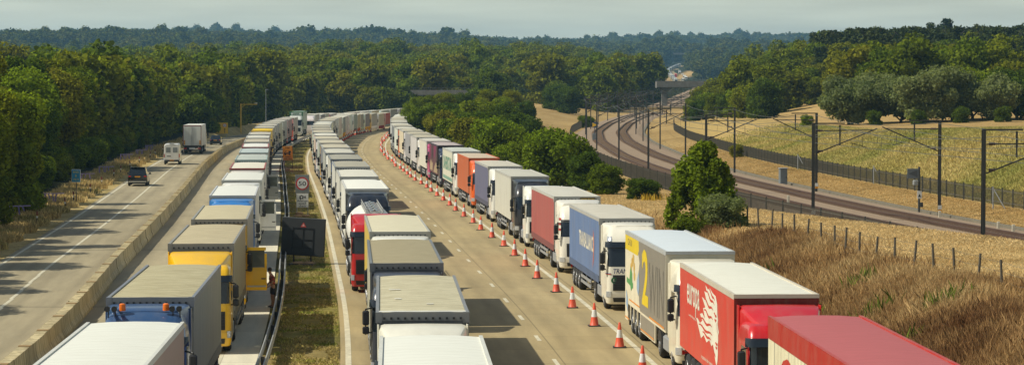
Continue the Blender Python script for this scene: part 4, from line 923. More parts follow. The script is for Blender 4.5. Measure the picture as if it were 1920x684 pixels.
for D in np.arange(62, 640, 5.9):
    p = along(C, float(D), -10.62 + .06 * math.sin(D / 17.0) * math.sin(D / 41.0)) - inv
    b = MB(); b.box(p.x - .07, p.x + .07, p.y - .05, p.y + .05, p.z, p.z + .70); put('post', b.me('post', M['chassis']), root)

# ------------------------------------------------------------------ signs on the central reserve
def posts(b, x0, x1, y, top, r=.04):
    for x in (x0, x1): b.bar((x, y, 0), (x, y, top), r, 8)
p = onground(567, 404)
root = empty('speed_sign', (p.x, p.y, -.04), R(4), 'tall grey sign with a red ringed 50 above a white speed check plate', 'road sign')
b = MB(); posts(b, -.42, .42, .07, 3.0); put('post', b.me('post', M['steel']), root)
b = MB(); b.box(-.54, .54, -.02, .03, 1.72, 3.14, bev=.008); bd = put('sign_board', b.me('sign_board', plain('sign_grey', (.20, .21, .20), .5)), root)
b = MB(); b.lathe([(.01, -.029), (.50, -.029), (.50, -.0205), (.01, -.0205)], 'y', 32, (0, 0, 2.46)); put('red_ring', b.me('red_ring', plain('sign_red', (.55, .035, .03), .4)), bd)
b = MB(); b.lathe([(.01, -.036), (.395, -.036), (.395, -.0295), (.01, -.0295)], 'y', 32, (0, 0, 2.46)); put('white_disc', b.me('white_disc', M['white']), bd)
lettering('50', M['black'], .58, .34, bd, (-.29, -.040, 2.29), 'front', .008)
b = MB(); b.box(-.46, .46, -.022, .02, .62, 1.69, bev=.006); pl = put('speed_plate', b.me('speed_plate', M['white']), root)
lettering('Average\nspeed\ncheck', M['black'], .80, .56, pl, (-.40, -.027, .65), 'front', .004)
b = MB(); b.box(-.22, .08, -.03, -.023, 1.28, 1.52); b.box(-.12, -.02, -.03, -.023, 1.525, 1.57); b.box(.11, .17, -.03, -.023, 1.36, 1.46); b.box(.19, .25, -.03, -.023, 1.32, 1.50)
b.box(-.18, -.12, -.03, -.023, 1.20, 1.28); put('camera_symbol', b.me('camera_symbol', M['black']), pl)
b = MB(); b.lathe([(.01, -.034), (.07, -.034), (.07, -.031), (.01, -.031)], 'y', 16, (-.06, 0, 1.41)); put('camera_lens', b.me('camera_lens', M['white']), pl)
sandbag = plain('sandbag', (.42, .26, .14), .9, var=.25)
def bags(px, py, n, lbl):
    q = onground(px, py)
    for k in range(n):
        b = MB(); rg = []
        for t in np.linspace(0, 1, 7):
            rr = .17 * math.sin(math.pi * (.12 + .76 * t)) ** .6; rg.append([(-.3 + .6 * t, rr * 1.1 * math.cos(a), max(0, .1 + rr * .7 * math.sin(a))) for a in np.linspace(0, 6.28, 11)[:-1]])
        b.loft(rg); o = put('sandbag', b.me('sandbag', sandbag, 60), loc=(q.x - .35 + .62 * (k % 2) + .1 * (k // 2), q.y + .3 * (k // 2), -.05 + .18 * (k // 2)), rot=(0, 0, R(random.uniform(-25, 25))))
        tag(o, lbl, 'sandbag', 'sandbags weighting the road signs')
bags(567, 408, 3, 'orange tan sandbag lying at the foot of the 50 sign')
bags(541, 322, 3, 'orange tan sandbag at the foot of the orange recovery sign')
bags(570, 497, 2, 'dusty sandbag under the dark message board')

p = onground(566, 497)
root = empty('message_board', (p.x, p.y, -.04), R(-9), 'large dark electronic message board with a red warning triangle, unlit', 'message board')
b = MB(); b.box(-1.25, 1.25, -.06, .16, .52, 2.66, bev=.03); bd = put('screen_case', b.me('screen_case', M['board']), root); bd.rotation_euler = (0, R(3), 0)
fm = plain('frame_dark', (.012, .012, .013), .5)
b = MB()
for x0, x1, z0, z1 in ((-.62, .62, 2.06, 2.10), (-.62, .62, 1.42, 1.46), (-.62, .62, .96, 1.0), (-.62, -.57, .7, 2.1), (-.02, .02, .96, 2.1), (.57, .62, .7, 2.1)): b.box(x0, x1, -.085, -.0605, z0, z1)
put('frame_bars', b.me('frame_bars', fm), bd)
b = MB(); b.add([(-.17, -.066, 2.14), (.17, -.066, 2.14), (0, -.066, 2.42)], [(0, 1, 2)]); put('warning_triangle', b.me('warning_triangle', plain('triangle_red', (.45, .05, .04), .4)), bd)
b = MB(); b.add([(-.08, -.072, 2.19), (.08, -.072, 2.19), (0, -.072, 2.33)], [(0, 1, 2)]); put('triangle_centre', b.me('triangle_centre', plain('pale_pink', (.6, .35, .3), .4)), bd)
b = MB(); posts(b, -.5, .5, .1, .6, .05); b.box(-.7, .7, -.3, .5, .0, .07); put('stand', b.me('stand', M['chassis']), root)

p = onground(541, 316)
root = empty('recovery_sign', (p.x, p.y, -.04), R(6), 'orange temporary sign with a tow truck symbol and recovery wording', 'road sign')
b = MB(); posts(b, -.45, .45, .08, 2.4); b.box(-.5, .5, -.4, .45, .0, .05); put('stand', b.me('stand', M['chassis']), root)
b = MB(); b.box(-.58, .58, -.02, .03, .98, 2.62, bev=.01); bd = put('sign_board', b.me('sign_board', M['signyellow']), root); bd.rotation_euler = (0, R(-3), 0)
lettering('Free', M['black'], .5, .2, bd, (-.25, -.025, 2.34), 'front', .02)
lettering('recovery\nawait rescue', M['black'], .86, .34, bd, (-.43, -.025, 1.06), 'front', .02)
b = MB(); b.box(-.42, .3, -.028, -.021, 1.72, 1.84); b.box(.1, .38, -.028, -.021, 1.84, 2.06)
for x in (-.28, .2): b.lathe([(.01, -.028), (.1, -.028), (.1, -.021), (.01, -.021)], 'y', 14, (x, -.004, 1.66))
b.add([(-.42, -.026, 1.84), (-.36, -.026, 1.84), (-.1, -.026, 2.1), (-.16, -.026, 2.12)], [(0, 1, 2, 3)]); put('tow_truck_symbol', b.me('tow_truck_symbol', M['black']), bd)

# ------------------------------------------------------------------ left verge: marker posts, signs, gantry, lamp
for i in range(16):
    D = 187.5 + 16.6 * i
    if i % 4 == 1: D += 5
    p = along(C, D, -28.3 + random.uniform(-.15, .15)); z = zt(p.x, p.y)
    root = empty('marker_post', (p.x, p.y, z), 0, f'slim verge marker post with a red top, {ORD[i]} along the left edge line', 'marker post', 'marker posts on the left verge')
    root.rotation_euler = (random.uniform(-.04, .04), random.uniform(-.06, .06), 0)
    b = MB(); b.box(-.06, .06, -.05, .05, -.1, .52); put('post', b.me('post', M['chassis']), root)
    b = MB(); b.box(-.062, .062, -.052, .052, .56, .68); put('white_band', b.me('white_band', M['white']), root)
    b = MB(); b.box(-.062, .062, -.052, .052, .741, 1.02, bev=.01); put('red_top', b.me('red_top', plain('post_red', (.22, .05, .03), .5)), root)
p = onground(143, 386)
root = empty('location_sign', (p.x, p.y, p.z), R(-6), 'small blue sign with yellow lettering on a thin post by the left trees', 'road sign')
b = MB(); b.bar((0, .03, -.2), (0, .03, 3.0), .04); put('post', b.me('post', M['chassis']), root)
b = MB(); b.box(-.38, .38, -.02, .02, 1.95, 3.02, bev=.02); bd = put('sign_board', b.me('sign_board', M['white']), root)
b = MB(); b.box(-.35, .35, -.026, -.0205, 1.98, 2.99); put('blue_face', b.me('blue_face', plain('sign_blue', (.03, .24, .42), .5)), bd)
for t, z, w_ in (('M20', 2.70, .46), ('B', 2.40, .14), ('78.9', 2.08, .46)): lettering(t, plain('sign_letter', (.45, .42, .16), .5), w_, .19, bd, (-w_ / 2, -.03, z), 'front', .02)
p = along(C, 482, -27.7)
root = empty('lane_sign', (p.x, p.y, zt(p.x, p.y)), R(4), 'square yellow sign with a white speed disc on the left verge', 'road sign')
b = MB(); posts(b, -.8, .8, .06, 2.6, .05); put('post', b.me('post', M['steel']), root)
b = MB(); b.box(-1.1, 1.1, -.03, .03, .7, 2.75, bev=.01); bd = put('sign_board', b.me('sign_board', plain('sign_gold', (.80, .48, .012), .5)), root)
b = MB(); b.lathe([(.01, -.045), (.36, -.045), (.36, -.031), (.01, -.031)], 'y', 24, (.5, 0, 2.25)); put('red_ring', b.me('red_ring', plain('sign_red', (.55, .035, .03), .4)), bd)
b = MB(); b.lathe([(.01, -.055), (.28, -.055), (.28, -.046), (.01, -.046)], 'y', 24, (.5, 0, 2.25)); put('white_disc', b.me('white_disc', M['white']), bd)
lettering('50', M['black'], .36, .22, bd, (.32, -.06, 2.14), 'front', .02)
b = MB()
for x in (-.55, .5): b.box(x - .05, x + .05, -.038, -.031, .85, 1.5); b.add([(x - .16, -.036, 1.5), (x + .16, -.036, 1.5), (x, -.036, 1.72)], [(0, 1, 2)])
put('lane_arrows', b.me('lane_arrows', M['black']), bd)
p = along(C, 520, -27.4)
root = empty('camera_gantry', (p.x, p.y, zt(p.x, p.y)), 0, 'tall yellow post with a long arm reaching over the left lanes', 'camera post')
b = MB(); b.box(-.12, .12, -.12, .12, 0, 6.2); put('post', b.me('post', M['yellow']), root)
b = MB(); b.box(-.1, 3.3, -.07, .07, 6.0, 6.14); b.bar((.1, 0, 5.4), (.9, 0, 6.0), .04); put('arm', b.me('arm', M['yellow']), root)
b = MB(); b.box(2.7, 2.95, -.3, .12, 6.15, 6.42, bev=.03); b.box(3.05, 3.3, -.3, .12, 6.15, 6.42, bev=.03); put('camera_head', b.me('camera_head', plain('camera_grey', (.3, .28, .2), .5)), root)
p = along(C, 596, -30)
root = empty('lamp_column', (p.x, p.y, zt(p.x, p.y)), 0, 'thin grey lamp column in front of the wood behind the green fronted lorry', 'lamp column')
b = MB(); b.bar((0, 0, 0), (0, 0, 7.6), .09, 8, 0, .05); put('post', b.me('post', M['grey']), root)
b = MB(); b.box(-.1, .5, -.1, .1, 7.55, 7.68, bev=.03); put('lamp_head', b.me('lamp_head', M['grey']), root)
ribbon = plain('lilac_tape', (.30, .24, .46), .6)
k = 0
for D in np.arange(192, 400, 22):
    if random.random() < .2: continue
    p = along(C, float(D), -30.4 + random.uniform(-.5, .4)); z = zt(p.x, p.y)
    b = MB(); x = 0; pts = []
    for j in range(6): pts.append((j * .26 + random.uniform(-.06, .06), j * .3, .95 + random.uniform(-.3, .3) - (.25 if j in (2, 3) else 0)))
    for j in range(4):
        a_ = pts[j]; lx = random.uniform(-.12, .16); hh = random.uniform(.35, .7); b.add([(a_[0], a_[1], 1.05), (a_[0] + .11, a_[1], 1.08), (a_[0] + .11 + lx, a_[1] + .05, 1.05 - hh), (a_[0] + lx, a_[1] + .05, 1.02 - hh)], [(0, 1, 2, 3)])
    b.add([(pts[0][0], pts[0][1], 1.03), (pts[5][0], pts[5][1], 1.0), (pts[5][0], pts[5][1], 1.07), (pts[0][0], pts[0][1], 1.1)], [(0, 1, 2, 3)])
    b.bar((pts[0][0], pts[0][1], -.1), (pts[0][0], pts[0][1], 1.15), .02, 5)
    o = put('warning_tape', b.me('warning_tape', ribbon), loc=(p.x, p.y, z)); k += 1
    tag(o, 'tattered lilac ribbons hanging along the dry verge below the left trees', 'tape', 'lilac tape along the left verge')

# ------------------------------------------------------------------ moving traffic (seen from behind)
def car_ring(y, w, z0, z1, tw, r=.12):
    return [(-w, y, z0 + r), (-w, y, z1 - .02 - r * .3), (-tw, y, z1), (0, y, z1 + .015), (tw, y, z1), (w, y, z1 - .02 - r * .3), (w, y, z0 + r), (w - r, y, z0), (-w + r, y, z0)]
def car(name, D, off, label, cat, col, L=4.9, W_=.97, H=1.78, kind='suv', lit=False):
    p = along(C, D, off); p.z = .008; th = frame(C, D)
    root = empty(name, p, -th, label, cat, 'traffic driving away on the left lanes')
    P = plain('car_paint', lin(col), .22, 0, .03, 1.5, coat=.4); b = MB(); belt = H * .60
    # rear bumper at y=0, bonnet at y=L
    b.loft([car_ring(-.02, W_ - .10, .42, belt - .06, W_ - .2), car_ring(.05, W_ - .04, .34, belt, W_ - .12), car_ring(.5, W_, .28, belt + .02, W_ - .08), car_ring(2.2, W_, .28, belt, W_ - .08), car_ring(L - 1.3, W_, .28, belt - .04, W_ - .1),
            car_ring(L - .5, W_ - .05, .3, belt - .16, W_ - .2), car_ring(L - .06, W_ - .16, .36, belt - .3, W_ - .3), car_ring(L, W_ - .25, .45, belt - .42, W_ - .35)])
    body = put('body', b.me('body', P, 40), root)
    b = MB(); yr0, yr1 = (.12, .62) if kind == 'suv' else (.25, 1.0)
    def gr(y, w, z): return [(-w, y, z), (w, y, z)]
    zb = belt - .01
    A = [(-W_ + .1, yr0, zb), (W_ - .1, yr0, zb), (W_ - .1, L - 1.5, zb), (-W_ + .1, L - 1.5, zb)]; T = [(-W_ + .26, yr1, H), (W_ - .26, yr1, H), (W_ - .26, L - 2.35, H), (-W_ + .26, L - 2.35, H)]
    Am = [(x * 1.0, y, z) for x, y, z in A]
    b.loft([A, T]); cabin = put('cabin', b.me('cabin', P), root)
    def quad_on(i, j, u0, u1, v0, v1, off_):
        def at(u, v):
            lo = Vector(A[i]).lerp(Vector(A[j]), u); hi = Vector(T[i]).lerp(Vector(T[j]), u); return lo.lerp(hi, v)
        q = [at(u0, v0), at(u1, v0), at(u1, v1), at(u0, v1)]; nrm = (q[1] - q[0]).cross(q[3] - q[0]).normalized(); ctr = Vector((0, L * .4, zb)); 
        if nrm.dot(q[0] - ctr) < 0: nrm = -nrm
        bb = MB(); bb.add([v + nrm * off_ for v in q] + [v - nrm * .004 for v in q], [(0, 1, 2, 3), (0, 1, 5, 4), (1, 2, 6, 5), (2, 3, 7, 6), (3, 0, 4, 7)]); return bb
    put('rear_window', quad_on(0, 1, .06, .94, .10, .88, .01).me('rear_window', M['glass']), cabin)
    for (i, j) in ((1, 2), (3, 0)):
        put('side_window', quad_on(i, j, .08, .46, .12, .86, .01).me('side_window', M['glass']), cabin); put('side_window', quad_on(i, j, .50, .92, .12, .86, .01).me('side_window', M['glass']), cabin)
    put('windscreen', quad_on(2, 3, .06, .94, .1, .9, .01).me('windscreen', M['glass']), cabin)
    if kind == 'suv':
        b = MB(); b.box(-W_ + .3, W_ - .3, .42, .66, H + .005, H + .05, bev=.015); put('spoiler', b.me('spoiler', P), cabin)
        for sx in (-1, 1): b = MB(); b.bar((sx * (W_ - .28), .8, H + .06), (sx * (W_ - .28), L - 2.5, H + .06), .025); put('roof_bar', b.me('roof_bar', M['grey']), cabin)
    for sx in (-1, 1):
        x0, x1 = sorted((sx * .62, sx * (W_ - .1))); b = MB(); b.box(x0, x1, -.05, .02, belt - .18, belt - .06, bev=.015); put('tail_light', b.me('tail_light', M['red']), body)
        x0, x1 = sorted((sx * (W_ + .02), sx * (W_ + .2))); b = MB(); b.box(x0, x1, L - 1.95, L - 1.8, belt, belt + .16, bev=.02); put('mirror', b.me('mirror', M['black']), body)
    b = MB(); b.box(-.27, .27, -.06, -.03, belt - .2, belt - .09); put('number_plate', b.me('number_plate', M['signyellow']), body)
    b = MB(); b.box(-W_ + .12, W_ - .12, -.085, .0, .40, .50, bev=.01); put('bumper_trim', b.me('bumper_trim', M['chrome'] if kind == 'suv' else M['black']), body)
    b = MB(); b.box(-W_ + .14, W_ - .14, -.06, .02, .24, .38, bev=.02); put('bumper', b.me('bumper', M['black']), body)
    for x in (-W_ + .13, W_ - .13):
        for y in (.95, L - .95):
            t, r_ = wheel_mesh(.25); o = put('wheel', t, root, loc=(x, y, .36), scale=(1, .7, .7)); put('rim', r_, o, rot=(0, 0, 0 if x < 0 else math.pi))
    return root
car('suv', 256, -24.95, 'dark SUV driving away, nearest of the traffic to the blue sign', 'car', (22, 24, 27), H=1.8)
car('hatchback', 416, -23.7, 'small dark blue hatchback ahead of the white box lorry', 'car', (26, 38, 54), L=4.2, W_=.89, H=1.5, kind='hatch')
# van
D = 320; p = along(C, D, -24.3); th = frame(C, D)
root = empty('panel_van', (p.x, p.y, .008), -th, 'white high roofed panel van driving away beside the verge', 'van', 'traffic driving away on the left lanes')
P = paint((224, 224, 220), .3); b = MB()
def vr(y, w, z0, z1, tw): return [(-w, y, z0), (-w - .0, y, 1.25), (-w + .03, y, 1.35), (-tw - .03, y, z1 - .14), (-tw + .1, y, z1), (tw - .1, y, z1), (tw + .03, y, z1 - .14), (w - .03, y, 1.35), (w, y, 1.25), (w, y, z0)]
b.loft([vr(0, .95, .42, 2.48, .84), vr(.06, .98, .38, 2.53, .87), vr(3.6, .98, .38, 2.55, .87), vr(4.3, .98, .38, 2.36, .84), vr(4.95, .97, .4, 1.62, .88), vr(5.5, .94, .42, 1.42, .86), vr(5.75, .86, .5, 1.38, .75)])
body = put('body', b.me('body', P, 38), root)
for sx in (-1, 1):
    x0, x1 = sorted((sx * .02, sx * .84)); b = MB(); b.box(x0, x1, -.02, -.002, .62, 2.28, bev=.008); d = put('rear_door', b.me('rear_door', P), body)
    x0, x1 = sorted((sx * .14, sx * .7)); b = MB(); b.box(x0, x1, -.03, -.021, 1.5, 2.12); put('rear_window', b.me('rear_window', plain('van_window', (.22, .24, .24), .15)), d)
    x0, x1 = sorted((sx * .86, sx * .96)); b = MB(); b.box(x0, x1, -.035, .03, .9, 1.32, bev=.01); put('tail_light', b.me('tail_light', M['red']), body)
    x0, x1 = sorted((sx * 1.0, sx * 1.22)); b = MB(); b.box(x0, x1, 4.35, 4.5, 1.3, 1.68, bev=.03); put('mirror', b.me('mirror', M['black']), body)
    x0, x1 = sorted((sx * .985, sx * .975)); b = MB(); b.box(min(x0, x1) - .003, max(x0, x1) + .003, 3.6, 4.4, 1.42, 2.0); put('side_window', b.me('side_window', M['glass']), body)
b = MB(); b.box(-.93, .93, -.1, .05, .38, .58, bev=.03); put('bumper', b.me('bumper', M['black']), body)
b = MB(); b.box(-.26, .26, -.115, -.10, .5, .60); put('number_plate', b.me('number_plate', M['signyellow']), body)
b = MB(); b.box(-.6, -.1, -.026, -.021, 1.0, 1.1); put('door_trim', b.me('door_trim', M['black']), body)
b = MB(); b.box(-.3, .3, -.04, .1, 2.54, 2.6, bev=.015); put('roof_marker', b.me('roof_marker', M['grey']), body)
for x in (-.85, .85):
    for y in (1.1, 4.7): t, r_ = wheel_mesh(.25); o = put('wheel', t, root, loc=(x, y, .37), scale=(1, .72, .72)); put('rim', r_, o, rot=(0, 0, 0 if x < 0 else math.pi))
# white box lorry driving away
D = 366; p = along(C, D, -23.9); th = frame(C, D)
root = empty('box_lorry', (p.x, p.y, .008), -th, 'white box lorry seen from behind, driving away in the left lane', 'lorry', 'traffic driving away on the left lanes')
b = MB(); b.box(-1.275, 1.275, 0, 13.0, 1.1, 3.98); tb = put('trailer', b.me('trailer', panel((226, 224, 214))), root)
b = MB(); b.box(-1.26, 1.26, .02, 12.98, 3.985, 4.03); put('roof', b.me('roof', roof_mat((222, 220, 208), .2)), tb)
for sx in (-1, 1):
    x0, x1 = sorted((sx * .015, sx * 1.19)); b = MB(); b.box(x0, x1, -.04, -.003, 1.25, 3.86, bev=.008); d = put('rear_door', b.me('rear_door', panel((216, 216, 208))), tb)
    b = MB(); b.bar((sx * .1, -.07, 1.2), (sx * .1, -.07, 3.84), .022, 6); put('locking_bar', b.me('locking_bar', M['grey']), d)
    x0, x1 = sorted((sx * 1.2, sx * 1.285)); b = MB(); b.box(x0, x1, -.03, .05, 1.05, 3.97); put('corner_post', b.me('corner_post', paint((120, 40, 34))), tb)
    x0, x1 = sorted((sx * 1.0, sx * 1.16)); b = MB(); b.box(x0, x1, -.052, -.041, 1.32, 1.92); put('hazard_panel', b.me('hazard_panel', M['signyellow']), tb)
    x0, x1 = sorted((sx * .75, sx * 1.2)); b = MB(); b.box(x0, x1, -.06, .02, .66, .88, bev=.02); put('tail_light', b.me('tail_light', M['red']), root)
b = MB(); b.box(-1.285, 1.285, -.03, .05, 3.86, 3.98); put('rear_frame', b.me('rear_frame', paint((120, 40, 34))), tb)
b = MB(); b.box(-1.285, 1.285, -.045, .05, 1.02, 1.2); b.box(-1.2, 1.2, -.05, .05, .45, .62); b.box(-.5, .5, 0, 12.5, .75, 1.09); put('trailer_frame', b.me('trailer_frame', M['chassis']), root)
b = MB(); b.box(-.42, .42, -.065, -.051, .66, .88); put('number_plate', b.me('number_plate', M['white']), root)
body, parts, ch = cab_meshes('tall'); cb = put('cab', body, root, paint((224, 222, 214)), loc=(0, 16.1, 0), rot=(0, 0, math.pi))
for n_, me_, mk_ in parts:
    if n_ in ('windscreen', 'mirror', 'wind_deflector', 'side_window'): put(n_, me_, cb, paint((224, 222, 214)) if mk_ == 'PAINT' else M[mk_])
add_wheels(root, [(x, y, .38) for x in (-1.06, 1.06) for y in (2.2, 3.5, 4.8)] + [(x, y, .45) for x in (-.95, .95) for y in (11.2, 14.7)])

# ------------------------------------------------------------------ people
def figure(name, loc, rz, label, joints, edges, radii, skinmat, clothes, hair, hairc):
    me = bpy.data.meshes.new(name); me.from_pydata(joints, edges, []); o = bpy.data.objects.new(name, me); COL.objects.link(o)
    md = o.modifiers.new('skin', 'SKIN'); sv = me.skin_vertices[0].data
    for i, r_ in enumerate(radii): sv[i].radius = (r_, r_) if not isinstance(r_, tuple) else r_
    sv[0].use_root = True
    ss = o.modifiers.new('sub', 'SUBSURF'); ss.levels = 2; ss.render_levels = 2
    dg = bpy.context.evaluated_depsgraph_get(); m2 = bpy.data.meshes.new_from_object(o.evaluated_get(dg)); bpy.data.objects.remove(o)
    m2.name = name; m2.materials.clear(); m2.materials.append(skinmat); m2.shade_smooth()
    body = put(name, m2, loc=loc, rot=(0, 0, rz)); tag(body, label, 'person', None)
    return body
def garment(name, body, joints, edges, radii, mats, stripe=None):
    me = bpy.data.meshes.new(name); me.from_pydata(joints, edges, []); o = bpy.data.objects.new(name, me); COL.objects.link(o)
    o.modifiers.new('skin', 'SKIN'); sv = me.skin_vertices[0].data
    for i, r_ in enumerate(radii): sv[i].radius = (r_, r_) if not isinstance(r_, tuple) else r_
    sv[0].use_root = True
    ss = o.modifiers.new('sub', 'SUBSURF'); ss.levels = 2; ss.render_levels = 2
    dg = bpy.context.evaluated_depsgraph_get(); m2 = bpy.data.meshes.new_from_object(o.evaluated_get(dg)); bpy.data.objects.remove(o)
    m2.name = name; m2.materials.clear()
    for x in mats: m2.materials.append(x)
    if stripe: m2.polygons.foreach_set('material_index', [stripe(p_.center) for p_ in m2.polygons])
    m2.shade_smooth(); return put(name, m2, body)
def person(loc, rz, label, lean, stance, shirt, short, hairc, shorts=True, stripe=None, arms=0):
    hx = stance
    J = [(0, 0, .95), (0, -.02, 1.12), (0, -lean * .4, 1.32), (0, -lean * .7, 1.46), (0, -lean - .02, 1.55), (0, -lean - .05, 1.63), (0, -lean - .06, 1.73),
         (-.10, 0, .90), (-.10 - hx * .5, -.02, .50), (-.10 - hx, .04, .09), (-.11 - hx, -.14, .045),
         (.10, 0, .90), (.10 + hx * .4, -.03, .50), (.10 + hx * .8, .03, .09), (.11 + hx * .8, -.15, .045),
         (-.18, -lean * .65, 1.42), (-.24, -lean * .6 - .02, 1.16), (-.20, -lean - .14 - arms, .98), (-.17, -lean - .20 - arms, .93),
         (.18, -lean * .65, 1.42), (.24, -lean * .6 - .02, 1.16), (.19, -lean - .14 - arms, .98), (.15, -lean - .20 - arms, .93)]
    E = [(0, 1), (1, 2), (2, 3), (3, 4), (4, 5), (5, 6), (0, 7), (7, 8), (8, 9), (9, 10), (0, 11), (11, 12), (12, 13), (13, 14), (3, 15), (15, 16), (16, 17), (17, 18), (3, 19), (19, 20), (20, 21), (21, 22)]
    Rr = [(.14, .11), (.13, .10), (.15, .10), (.12, .09), .055, (.075, .09), (.075, .09), (.085, .09), .06, .042, (.035, .03), (.085, .09), .06, .042, (.035, .03), .06, .045, .032, .036, .06, .045, .032, .036]
    body = figure('person', loc, rz, label, J, E, Rr, M['skin'], None, None, None)
    sj = [J[0], J[1], J[2], J[3], J[15], J[16], J[19], J[20]]; se = [(0, 1), (1, 2), (2, 3), (3, 4), (4, 5), (3, 6), (6, 7)]
    sj[5] = tuple(Vector(J[15]).lerp(Vector(J[16]), .8)); sj[7] = tuple(Vector(J[19]).lerp(Vector(J[20]), .8))
    garment('shirt', body, sj, se, [(.165, .135), (.15, .125), (.172, .125), (.13, .10), .08, .072, .08, .072], shirt, stripe)
    k = .42 if shorts else .98
    lj = [(0, 0, 1.0), J[0], J[7], tuple(Vector(J[7]).lerp(Vector(J[8]), .85 if shorts else 1)), J[11], tuple(Vector(J[11]).lerp(Vector(J[12]), .85 if shorts else 1))]
    le = [(0, 1), (1, 2), (2, 3), (1, 4), (4, 5)]; lr = [(.16, .13), (.165, .135), .112, .098, .112, .098]
    if not shorts: lj += [J[9], J[13]]; le += [(3, 6), (5, 7)]; lr[3] = lr[5] = .08; lr += [.06, .06]
    garment('shorts' if shorts else 'trousers', body, lj, le, lr, [short])
    h = Vector(J[6]); b = MB(); b.lathe([(.085, -.06), (.102, .0), (.095, .06), (.06, .10), (.01, .115)], 'z', 14, (h.x, h.y + .012, h.z)); put('hair', b.me('hair', hairc, 60), body)
    for sx in (-1, 1):
        q = Vector(J[9 if sx < 0 else 13]); t = Vector(J[10 if sx < 0 else 14]); b = MB()
        rg = [[(q.x + s_ * .048, y, z) for s_, z in ((-1, 0), (-1, .05 * k2 + .03), (-.5, .09 * k2 + .02), (.5, .09 * k2 + .02), (1, .05 * k2 + .03), (1, 0))] for y, k2 in ((q.y + .07, 1), (q.y - .02, 1), (t.y + .04, .55), (t.y - .05, .3))]
        b.loft(rg); put('shoe', b.me('shoe', M['black'], 50), body)
    # fingers of each hand
    for wi, hi, sx in ((17, 18, -1), (21, 22, 1)):
        p0, d = Vector(J[hi]), (Vector(J[hi]) - Vector(J[wi])).normalized(); side = Vector((1, 0, 0)); b = MB()
        for f in range(4): a_ = p0 + side * (f - 1.5) * .019; b.bar(a_, a_ + d * (.07, .08, .078, .06)[f] + Vector((0, .012, -.02)), .0095, 6, 0, .007)
        b.bar(p0 - side * sx * .03, p0 - side * sx * .055 + d * .045, .011, 6, 0, .008); put('fingers', b.me('fingers', M['skin']), body)
    return body
p = onground(512, 578)
person((p.x, p.y, .006), R(-70), 'person in red striped top and black shorts, head bowed beside the open yellow door', .10, .10,
       [plain('shirt_red', (.36, .05, .04), .8), plain('shirt_black', (.03, .025, .03), .8)], plain('shorts_black', (.015, .015, .02), .8), plain('hair_dark', (.02, .014, .01), .6), True, lambda c: int((c.z * 14) % 1 > .55))
p = onground(500, 309)
person((p.x, p.y, .006), R(25), 'person in dark clothes standing between the yellow lorry and the hard strip', .05, .06,
       [plain('jacket_dark', (.02, .022, .03), .8)], plain('trousers_dark', (.014, .015, .02), .8), plain('hair_dark', (.02, .014, .01), .6), False)
# ------------------------------------------------------------------ railway
for nm, of, lb in (('near', -2.3, 'rusty railway track nearer the motorway, curving away beside the dark fence'), ('far', 2.3, 'rusty railway track on the far side, in front of the bare tan slope')):
    o0 = along(RL, 100, of)
    root = empty('railway_track', o0, 0, lb, 'railway track', 'pair of railway tracks')
    for sx in (-.75, .75):
        vs, fs = sweep(RL, [(-.05, .30), (-.05, .47), (-.035, .5), (.035, .5), (.05, .47), (.05, .30)], 60, 1400, 4, of + sx, lambda x, y: zt(x, y) if y > 900 else 0)
        b = MB(); b.add([tuple(Vector(v) - o0) for v in vs], fs); put('rail', b.me('rail', M['rail']), root)
    b = MB()
    for D in np.arange(100, 620, .65):
        th = frame(RL, D); c_, s_ = math.cos(th), math.sin(th); p = along(RL, float(D), of)
        vs = []
        for z in (.24, .305):
            for dx, dy in ((-1.2, -.11), (1.2, -.11), (1.2, .11), (-1.2, .11)): vs.append((p.x + dx * c_ + dy * s_ - o0.x, p.y - dx * s_ + dy * c_ - o0.y, z))
        b.add(vs, [(4, 5, 6, 7), (0, 1, 5, 4), (1, 2, 6, 5), (2, 3, 7, 6), (3, 0, 4, 7)])
    tag(put('sleepers', b.me('sleepers', plain('sleeper_concrete', (.22, .145, .085), .9, var=.3))), kind=None).parent = root
    root.children[-1]['kind'] = 'stuff'

def fence(name, cv, of, D0, D1, h, label, cat, step=2.6, zoff=None):
    o0 = along(cv, D0, of); root = empty(name, o0, 0, label, cat)
    D = D0; pts = []
    while D < D1: p = along(cv, D, of); p.z = zt(p.x, p.y); pts.append(p); D += step
    b = MB(); n = len(pts)
    # pales as thin uprights between two rails, in one panel mesh
    for i in range(n - 1):
        a_, c_ = pts[i] - o0, pts[i + 1] - o0
        k = 14 if a_.y + o0.y < 320 else 7
        for j in range(k):
            q = a_.lerp(c_, (j + .5) / k); wd = .018 if k == 14 else .045
            b.add([(q.x - wd, q.y, q.z + .05), (q.x + wd, q.y, q.z + .05), (q.x + wd, q.y, q.z + h - .02), (q.x - wd, q.y, q.z + h - .02)], [(0, 1, 2, 3)])
        for z in (.25, h - .2):
            b.add([(a_.x, a_.y, a_.z + z), (c_.x, c_.y, c_.z + z), (c_.x, c_.y, c_.z + z + .06), (a_.x, a_.y, a_.z + z + .06)], [(0, 1, 2, 3)])
    put('pale_panel', b.me('pale_panel', M['mesh']), root)
    sub = pts[::max(1, n // 90)]; pm = MB(); pm.box(-.05, .05, -.05, .05, -.1, h + .06); pmesh = pm.me('post', plain('post_dark', (.05, .05, .045), .7))
    for p in sub: put('post', pmesh, root, loc=p - o0)
    return root
fence('trackside_fence', RL, -7.3, 100, 620, 1.6, 'dark steel paling fence between the tan meadow and the near track', 'fence', 2.8)
fence('boundary_fence', RL, 12.5, 150, 560, 1.35, 'dark paling fence at the foot of the grassy bank beyond the tracks', 'fence', 2.8)
